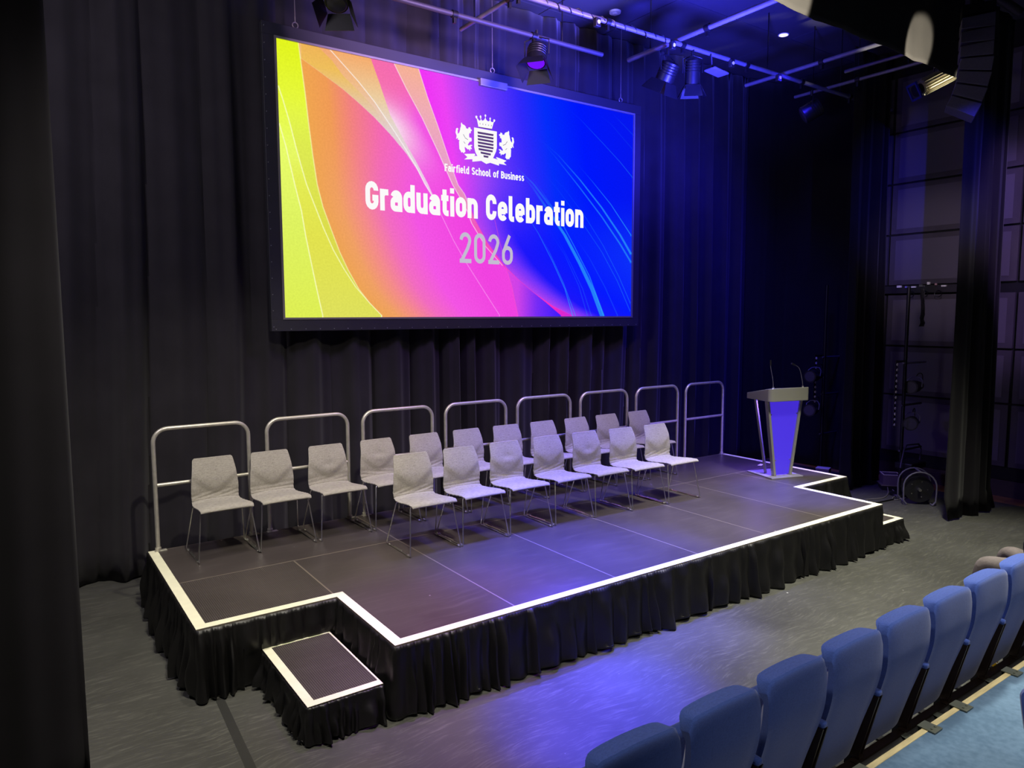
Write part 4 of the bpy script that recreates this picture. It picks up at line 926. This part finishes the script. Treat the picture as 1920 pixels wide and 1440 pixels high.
for s in (-1, 1):
    cx_, cy_, cz_ = s * .12, -.10, .605
    hn.box((cx_, cy_ + .03, cz_ - .015), (.075, .085, .024))
    for q in range(4): hn.tube([(cx_ + (q - 1.5) * .019, cy_ + .07, cz_ - .012), (cx_ + (q - 1.5) * .020, cy_ + .105, cz_ - .018), (cx_ + (q - 1.5) * .019, cy_ + .13 + .008 * (q in (1, 2)), cz_ - .035)], [.009, .0085, .007], 8)
    hn.tube([(cx_ - s * .035, cy_ + .01, cz_ - .01), (cx_ - s * .062, cy_ + .04, cz_ - .02), (cx_ - s * .068, cy_ + .07, cz_ - .03)], [.011, .010, .008], 8)
hn.build('hands', M['skin'], P, bevel=.008)
for s in (-1, 1):
    x = s * .245
    MB().grid([[(x + w_ * math.cos(a), y_ + .0, z_ * (.5 + .5 * math.sin(a)) + .002) for a in [2 * PI * k / 14 for k in range(14)]] for y_, w_, z_ in ((.13, .03, .07), (.15, .042, .10), (.22, .046, .11), (.30, .048, .075), (.37, .046, .055), (.41, .03, .035))], wrap=True).build('shoe', M['shoe'], P)


# ------------------------------------------------------------------ lighting grid
GZ = 5.75; YA = 1.90; YB = 2.62
def pipe(name, a, b, label, m_=None, r=.026, group='grid pipes under the ceiling'):
    a = Vector(a); b = Vector(b); c = (a + b) / 2
    t = thing('grid_pipe', label, 'pipe', tuple(c), group=group)
    MB().cyl(a - c, b - c, r, seg=12).build('tube', m_ or M['pipe'], t)
    d_ = (b - a).normalized(); n_ = int((b - a).length / 1.3); cp = MB()
    for k in range(1, n_ + 1):
        q = a + (b - a) * (k / (n_ + 1)) - c
        cp.cyl(q - d_ * .03, q + d_ * .03, r + .014, seg=10)
        cp.box(q + Vector((0, 0, -.06)), (.03, .03, .06))
    if n_: cp.build('clamp', M['black_metal'], t)
    for k in (.15, .85):
        q = a + (b - a) * k - c; MB().cyl(q, q + Vector((0, 0, CZ - .03 - c.z - q.z)), .008, seg=6).build('drop_rod', M['black_metal'], t)
    return t
pipe('p', (1.0, YA, GZ), (10.4, YA, GZ), 'long grid pipe running left to right above the stage with sockets along it')
pipe('p', (1.0, YB, GZ - .02), (5.1, YB, GZ - .02), 'dark grid pipe above the top edge of the screen', M['pipe_black'])
pipe('p', (3.42, 1.2, GZ + .06), (3.42, 3.1, GZ + .06), 'short cross pipe over the middle of the screen', r=.024)
pipe('p', (5.66, .25, GZ + .06), (5.66, 2.75, GZ + .06), 'blue-lit cross pipe meeting the long pipe right of the screen', r=.03)
pipe('p', (7.72, .25, GZ + .06), (7.72, 2.55, GZ + .06), 'blue-lit cross pipe beyond the ceiling lamp', r=.026)
pipe('p', (8.65, .5, GZ + .02), (8.65, 2.4, GZ + .02), 'farthest short cross pipe near the right-hand curtain', r=.022)
pipe('p', (8.42, .24, 5.845), (8.42, 1.5, 5.845), 'short grey pipe above the bright profile lamp', r=.022)
# sockets along the long pipe
for k, x in enumerate((4.35, 5.5, 6.55, 7.5)):
    t = thing('socket_box', ['small socket box on the long pipe, left of the crossing', 'small socket box on the long pipe just before the crossing', 'small socket box on the long pipe after the crossing', 'small socket box at the far end of the long pipe'][k], 'socket', (x, YA - .03, GZ - .055), group='socket boxes on the long pipe')
    MB().box((0, 0, 0), (.07, .05, .09)).build('box', M['black_plastic'], t, bevel=.006)
    MB().cyl((0, -.026, 0), (0, -.032, 0), .02, seg=12).build('face', M['white'], t)
# cable wound on the long pipe
cb = MB(); pts = []
for k in range(60): x = 3.6 + k * .032; pts.append((x, YA + .03 * math.cos(k * 1.3), GZ + .03 * math.sin(k * 1.3) + .012 * math.sin(k * .5)))
cb.tube(pts, .008, 6); tag(cb.build('cable', M['black_cable']), 'black cable wound around the long grid pipe', 'cable')
# ceiling fittings
t = thing('smoke_detector', 'round white smoke detector on the blue ceiling', 'smoke detector', (5.98, 3.35, CZ - .03)); MB().cyl((0, 0, 0), (0, 0, -.025), .08, .075, 20).build('base', M['white'], t); MB().cyl((0, 0, -.025), (0, 0, -.045), .04, .03, 16).build('sensor', M['white'], t)
t = thing('downlight', 'small lit downlight recessed in the dark ceiling', 'ceiling light', (8.55, 2.55, CZ - .03)); MB().tube(arcp((0, 0, -.004), .07, 0, 360, 20, 'xy')[:-1], .008, 6, closed=True).build('ring', M['white'], t)
MB().cyl((0, 0, -.001), (0, 0, -.012), .055, .055, 20).build('lamp_face', mat('lamp face', (255, 244, 214), .4, emit=(255, 240, 205), estr=3.0), t)

def lantern(loc, rot, label, m_=None, door=True, group='stage lanterns on the grid', body=(.11, .20), lens=None):
    """fresnel lantern; local -z is the beam, origin at the clamp on the pipe"""
    t = thing('stage_lantern', label, 'stage light', loc, 0, group); R_ = Matrix.Rotation(rot[2], 3, 'Z') @ Matrix.Rotation(rot[0], 3, 'X')
    r, l = body; c0 = Vector((0, 0, -.24)); m_ = m_ or M['black_metal']
    def tr(p): return tuple(c0 + R_ @ Vector(p))
    b = MB(); b.tube([tr((0, 0, l / 2 + .02)), tr((0, 0, l / 2)), tr((0, 0, 0)), tr((0, 0, -l / 2))], [r * .6, r, r, r * 1.02], 16)
    for k in range(4): b.tube([tr((r * 1.02 * math.cos(a), r * 1.02 * math.sin(a), l / 2 - .03 - .03 * k)) for a in [2 * PI * q / 16 for q in range(16)]], .005, 5, closed=True)
    b.build('housing', m_, t)
    MB().cyl(tr((0, 0, -l / 2 - .001)), tr((0, 0, -l / 2 - .01)), r * .9, r * .8, 16).build('lens', lens or M['pipe_black'], t)
    rx = Matrix.Rotation(rot[2], 3, 'Z')
    y = [Vector((0, 0, -.04)), Vector((-r - .03, 0, -.08)), Vector((-r - .03, 0, -.24))]; y2 = [Vector((0, 0, -.04)), Vector((r + .03, 0, -.08)), Vector((r + .03, 0, -.24))]
    MB().tube([tuple(rx @ q) for q in y[::-1]] + [tuple(rx @ q) for q in y2[1:]], .008, 6).cyl((0, 0, .03), (0, 0, -.045), .018, seg=8).build('yoke', M['black_metal'], t)
    if door:
        for k in range(4):
            a = k * PI / 2; ca, sa = math.cos(a), math.sin(a); w_ = r * .95; q = []
            for (u, v, z) in ((-w_, r, -l / 2 - .005), (w_, r, -l / 2 - .005), (w_ * 1.35, r + .07, -l / 2 - .14), (-w_ * 1.35, r + .07, -l / 2 - .14)): q.append(tr((u * ca - v * sa, u * sa + v * ca, z)))
            MB().add(q, [(0, 1, 2, 3)]).build('barn_door', m_, t, solid=.003, smooth=False)
    return t
PURP = emis('violet lamp lens', (120, 20, 255), 1.0)
lantern((1.78, YB, GZ + .10), (math.radians(25), 0, math.radians(145)), 'dark lantern with barn doors above the top left corner of the screen')
lantern((4.12, YB, GZ + .02), (math.radians(22), 0, math.radians(128)), 'lantern with violet glow and barn doors above the middle of the screen', lens=PURP)
lantern((5.62, YA + .15, GZ - .04), (math.radians(28), 0, math.radians(10)), 'dark lantern hanging at the pipe crossing right of the screen')
lantern((5.88, YA, GZ - .04), (math.radians(10), 0, math.radians(-40)), 'second dark lantern beside the one at the pipe crossing, pointing straight down', body=(.085, .26))
lantern((8.3, YA, GZ - .1), (math.radians(60), 0, math.radians(40)), 'round dark lantern far right under the grid, its open end facing the camera', door=False, body=(.12, .24))
t = thing('led_panel', 'small flat blue-lit lamp panel hanging under the long pipe', 'stage light', (6.15, YA - .05, GZ - .04))
MB().cyl((0, 0, 0), (0.02, 0, -.16), .008, seg=6).build('arm', M['pipe_black'], t); MB().box((.10, 0, -.175), (.26, .16, .02), Matrix.Rotation(.1, 3, 'Y')).build('panel', M['pipe'], t, smooth=False, bevel=.004)

# bright profile lamp, its body lit by an added spot
pf = thing('profile_spotlight', 'bright ribbed profile spotlight with square colour frame hanging top right', 'stage light', (8.42, .36, 5.72))
d0 = Vector((-.62, .42, -.38)).normalized(); sd = d0.cross(Vector((0, 0, 1))).normalized(); upv = sd.cross(d0)
RB = Matrix((( -d0.x, sd.x, upv.x), (-d0.y, sd.y, upv.y), (-d0.z, sd.z, upv.z)))
c0 = Vector((.06, -.02, -.27))
def pr_(x, y, z): return c0 + RB @ Vector((x, y, z))
b = MB(); b.tube([pr_(.30, 0, 0), pr_(.27, 0, 0), pr_(-.22, 0, 0)], [.05, .075, .075], 14)
for k in range(18):
    a = k * PI / 9; b.box(pr_(.03, .086 * math.sin(a), .086 * math.cos(a)), (.46, .007, .03), RB @ Matrix.Rotation(-a, 3, 'X'))
b.build('finned_housing', M['foil'], pf, smooth=False)
MB().cyl(pr_(-.21, 0, 0), pr_(-.30, 0, 0), .062, .07, 14).build('barrel', M['black_metal'], pf)
fr = MB()
for s in (-1, 1): fr.box(pr_(-.31, s * .09, 0), (.02, .025, .20), RB); fr.box(pr_(-.31, 0, s * .09), (.02, .20, .025), RB)
fr.build('colour_frame', mat('blue lacquer frame', (30, 34, 120), .4), pf, smooth=False)
MB().tube([(0, 0, .10), (0, 0, 0), tuple(pr_(.0, 0, .11)), tuple(pr_(.0, .09, .03)), tuple(pr_(.0, .09, 0))], .009, 6).build('yoke', M['black_metal'], pf)
MB().tube(sm([tuple(pr_(.31, 0, 0)), tuple(pr_(.42, .02, -.02)), tuple(pr_(.40, .0, .08)), tuple(pr_(.2, .0, .14)), (0, 0, .05)], 5), .007, 6).build('power_lead', M['black_cable'], pf)
spot('lamp_body_fill', (8.75, -.9, 4.9), (8.46, .34, 5.45), WARM, 260, 15, .4, .04)  # added unseen spot brightening the profile lamp
spot('border_patch_light', (5.0, -1.3, 4.7), (5.02, .06, 5.60), WARM, 800, 30, .35, .02)
spot('border_patch_light', (6.7, -1.1, 4.4), (7.42, .06, 5.50), WARM, 800, 17, .35, .02)

# line array speakers
sp = thing('line_array_speaker', 'curved column of stacked loudspeakers hanging at the upper right', 'loudspeaker', (7.45, -.42, 5.9))
x, y, z = 7.66, -.42, 5.66; PH = math.radians(-62)
for k in range(7):
    h_ = .142; dp, wd = .30, .15; ang = math.radians(max(0, k - 2) * 6.5)
    R2 = Matrix.Rotation(PH, 3, 'Z') @ Matrix.Rotation(ang, 3, 'Y'); c_ = Vector((x, y, z))
    q = [Vector(v_) for v_ in ((dp / 2, -wd, h_ / 2), (dp / 2, wd, h_ / 2), (dp / 2, wd, -h_ / 2), (dp / 2, -wd, -h_ / 2), (-dp / 2, -wd, h_ * .38), (-dp / 2, wd, h_ * .38), (-dp / 2, wd, -h_ * .38), (-dp / 2, -wd, -h_ * .38))]
    cab = MB().add([R2 @ v_ + c_ for v_ in q], [(0, 1, 2, 3), (7, 6, 5, 4), (0, 4, 5, 1), (1, 5, 6, 2), (2, 6, 7, 3), (3, 7, 4, 0)]).build('cabinet', M['speaker'], sp, world=True, smooth=False, bevel=.006)
    st_ = R2 @ Vector((0, 0, -h_)); x += st_.x; y += st_.y; z += st_.z
MB().box((7.66, -.42, 5.80), (.30, .26, .10), Matrix.Rotation(PH, 3, 'Z')).cyl((7.66, -.42, 5.80), (7.66, -.42, CZ), .012, seg=6).build('flying_frame', M['black_metal'], sp, world=True, smooth=False)
pipe('p', (6.2, -.55, 5.98), (8.5, -.48, 5.98), 'thick dark beam carrying the hanging loudspeakers', M['pipe_black'], r=.05)

# ------------------------------------------------------------------ boom towers with side lights
def boom(x, y, label, h=3.0):
    t = thing('boom_stand', label, 'stand', (x, y, 0))
    MB().cyl((0, 0, .02), (0, 0, h), .024, seg=10).build('pole', M['black_metal'], t)
    MB().cyl((0, 0, 0), (0, 0, .03), .13, .12, 20).build('base', M['black_metal'], t)
    for z_, L_ in ((1.93, .62), (1.32, .55), (.66, .62)):
        MB().cyl((-.06, 0, z_), (L_, .02, z_ - .01), .016, seg=8).build('cross_arm', M['pipe'] if z_ > 1.5 else M['pipe_black'], t)
    MB().span((-.27, -.005, 1.02), (-.23, .005, 1.98)).build('perforated_strip', M['black_metal'], t, smooth=False)
    for k in range(12): MB().tube([(-.25 + .015 * math.cos(a), -.014, 1.06 + k * .078 + .015 * math.sin(a)) for a in [2 * PI * q / 10 for q in range(10)]], .006, 5, closed=True).build('ring', M['white'], t)  # plain white colour imitates the rings' bright glints
    MB().span((-.25, -.006, 1.94), (0, .006, 1.97)).build('strip_bracket', M['black_metal'], t, smooth=False)
    return t
bx, by = 9.58, 1.10
boom(bx, by, 'black boom stand with side lights between the two right-hand leg curtains')
def sidelight(x, y, z, label, ang, lenm=None):
    t = thing('side_lantern', label, 'stage light', (x, y, z), math.radians(ang), 'side lights on the boom stands')
    MB().tube([(-.22, 0, -.14), (-.20, 0, -.14), (-.02, 0, -.14), (.0, 0, -.14), (.16, 0, -.14), (.2, 0, -.14)], [.10, .095, .09, .065, .06, .04], 16).build('housing', M['black_metal'], t)
    MB().cyl((-.222, 0, -.14), (-.21, 0, -.14), .08, seg=16).build('lens', M['pipe_black'], t)
    MB().tube([(0, 0, 0), (0, -.06, -.01), (-.04, -.10, -.05), (-.06, -.10, -.14)], .007, 6).tube([(0, 0, 0), (0, .06, -.01), (-.04, .10, -.05), (-.06, .10, -.14)], .007, 6).build('yoke', M['pipe'], t)
    MB().tube(sm([(.2, 0, -.14), (.28, 0, -.10), (.25, 0, .02), (.1, 0, .04), (0, 0, 0)], 5), .007, 6).build('lead', M['black_cable'], t)
sidelight(bx + .27, by - .03, 1.72, 'upper black side lantern on the boom stand by the right wall', 8)
sidelight(bx + .22, by - .03, 1.20, 'middle black side lantern on the boom stand, open end to the left', 20)
t = thing('floor_lantern', 'large black floor lantern frame standing at the foot of the boom stand', 'stage light', (bx + .1, by - .05, .62))
MB().tube([(-.20, 0, -.2), (-.12, 0, .05), (-.05, 0, .12), (.3, 0, .10), (.38, 0, .02), (.36, 0, -.2)], .012, 6).build('yoke', M['pipe_black'], t)
MB().box((.08, 0, -.18), (.42, .26, .10)).build('housing', M['black_metal'], t, bevel=.02)
coat = drape('black_cloth', [(9.62, .96), (9.72, .96)], 2.45, 2.98, .05, .03, M['drape_leg'], 'strip of black cloth hanging from the top of the boom stand', seed=31, hem=False, cat='cloth')
tr_ = thing('equipment_rail', 'high wall rail holding small clamps and bright connectors between the curtains', 'rail', (FX1 - .12, 1.4, 3.0))
MB().span((FX1 - .16, .9, 2.95), (FX1 - .02, 3.9, 3.06)).build('trunking', M['black_plastic'], tr_, world=True, smooth=False)
rn = random.Random(8)
for k in range(7):
    y_ = 1.08 + k * .11
    MB().box((FX1 - .18, y_, 3.06 + rn.uniform(-.03, .03)), (.03, rn.uniform(.03, .07), rn.uniform(.02, .05))).build('connector', M['chrome'] if k % 2 else M['white'], tr_, world=True, smooth=False)
for k in range(3): MB().tube([(FX1 - .2, 1.15 + k * .2 + .05 * math.cos(a), 2.93 + .05 * math.sin(a)) for a in [2 * PI * q / 12 for q in range(12)]], .006, 5, closed=True).build('cable_loop', M['black_cable'], tr_, world=True)
boom(10.02, 2.62, 'second black boom stand in the dark behind the lectern', 3.1)
sidelight(9.72, 2.58, 1.78, 'upper side lantern on the boom stand behind the lectern', 10)
sidelight(9.70, 2.58, 1.24, 'lower side lantern on the boom stand behind the lectern', 15)

# cable drum, boxes, cables on the floor
dr = thing('cable_drum', 'black cable drum with metal hoop frame on the floor beside the right leg curtain', 'cable drum', (9.34, .74, 0), math.radians(-50))
for y_ in (-.09, .09): MB().cyl((0, y_ - .006, .215), (0, y_ + .006, .215), .185, seg=28).build('flange', M['black_plastic'], dr)
MB().cyl((0, -.084, .215), (0, .084, .215), .13, seg=24).build('cable_coil', M['black_cable'], dr)
hb = MB()
for y_ in (-.15, .15): hb.tube([(-.16, y_, .012), (-.20, y_, .06), (-.205, y_, .22)] + arcp((0, y_, .26), .205, 170, 10, 10) + [(.205, y_, .22), (.20, y_, .06), (.16, y_, .012)], .011, 8)
for x_ in (-.16, .16): hb.cyl((x_, -.15, .012), (x_, .15, .012), .011, seg=8)
hb.cyl((0, -.15, .465), (0, .15, .465), .012, seg=8).build('hoop_frame', M['pipe'], dr)
MB().cyl((0, -.16, .215), (0, .16, .215), .02, seg=10).build('axle', M['chrome'], dr)
sc = MB()
for k in range(5): a = k * 1.256; sc.cyl((.11 * math.cos(a), -.10, .215 + .11 * math.sin(a)), (.11 * math.cos(a), -.094, .215 + .11 * math.sin(a)), .008, seg=8)
sc.build('bolts', M['chrome'], dr)
bxo = thing('dimmer_box', 'small dark box with white taped top edge on a pale board by the leg curtain', 'box', (9.86, 1.38, 0), math.radians(40))
MB().span((-.15, -.15, .07), (.15, .15, .085)).build('board', M['alu_edge'], bxo, smooth=False)
MB().span((-.13, -.13, .0), (.13, .13, .07)).build('plinth', M['black_plastic'], bxo, smooth=False)
MB().span((-.12, -.12, .085), (.12, .12, .23)).build('case', M['boxpaint'], bxo, smooth=False, bevel=.004)
frame(MB(), 0, 0, 0, 0, 0, 0, 0)
q = MB()
for a, b in (((-.122, -.122), (.122, -.105)), ((-.122, .105), (.122, .122)), ((-.122, -.105), (-.105, .105)), ((.105, -.105), (.122, .105))): q.span((a[0], a[1], .231), (b[0], b[1], .236))
q.build('edge_tape', M['tape'], bxo, smooth=False)
t = thing('floor_box', 'small purple-grey box on the floor behind the lectern corner', 'box', (9.55, 2.28, 0), math.radians(20)); MB().span((-.08, -.10, 0), (.08, .10, .20)).build('case', M['boxpaint'], t, smooth=False, bevel=.004); MB().span((-.08, -.10, .2), (.08, .10, .206)).build('lid', M['white'], t, smooth=False)
def cable(pts, r, m_, label):
    tag(MB().tube(sm(pts, 6), r, 6).build('floor_cable', m_), label, 'cable', 'cables on the floor by the boom stand')
cable([(9.75, 1.28, .02), (9.55, 1.12, .008), (9.3, 1.05, .008), (9.25, .98, .008), (9.42, .92, .02)], .007, M['cable'], 'pale cable curling from the small box to the cable drum')
cable([(9.72, 1.34, .05), (9.5, 1.22, .01), (9.2, 1.14, .008), (8.9, 1.22, .008), (8.55, 1.15, .008), (8.25, 1.1, .008)], .007, M['cable'], 'pale cable lying from the small box towards the stage corner')
cable([(9.78, 1.22, .06), (9.62, 1.04, .03), (9.5, .95, .008), (9.3, 1.0, .008), (9.05, 1.02, .01), (8.8, 1.05, .008)], .010, M['black_cable'], 'black cable on the floor beside the cable drum')
tag(MB().tube(sm([(7.75, 1.8, H + .007), (8.05, 1.9, H + .008), (8.3, 2.0, .3), (8.5, 2.1, .02), (9.3, 2.3, .008)], 6), .006, 6).build('power_cable', M['black_cable']), 'thin black cable leaving the lectern over the stage edge', 'cable')
for q in ((7.72, 2.12), (7.98, 2.03)):
    tag(MB().box((q[0], q[1], H + .0035), (.12, .05, .001), Matrix.Rotation(.3, 3, 'Z')).build('tape_strip', M['white'], smooth=False), 'white tape strip holding the cable %s' % ('beside the lectern base' if q[0] < 7.8 else 'at the right stage edge behind the lectern'), 'tape')
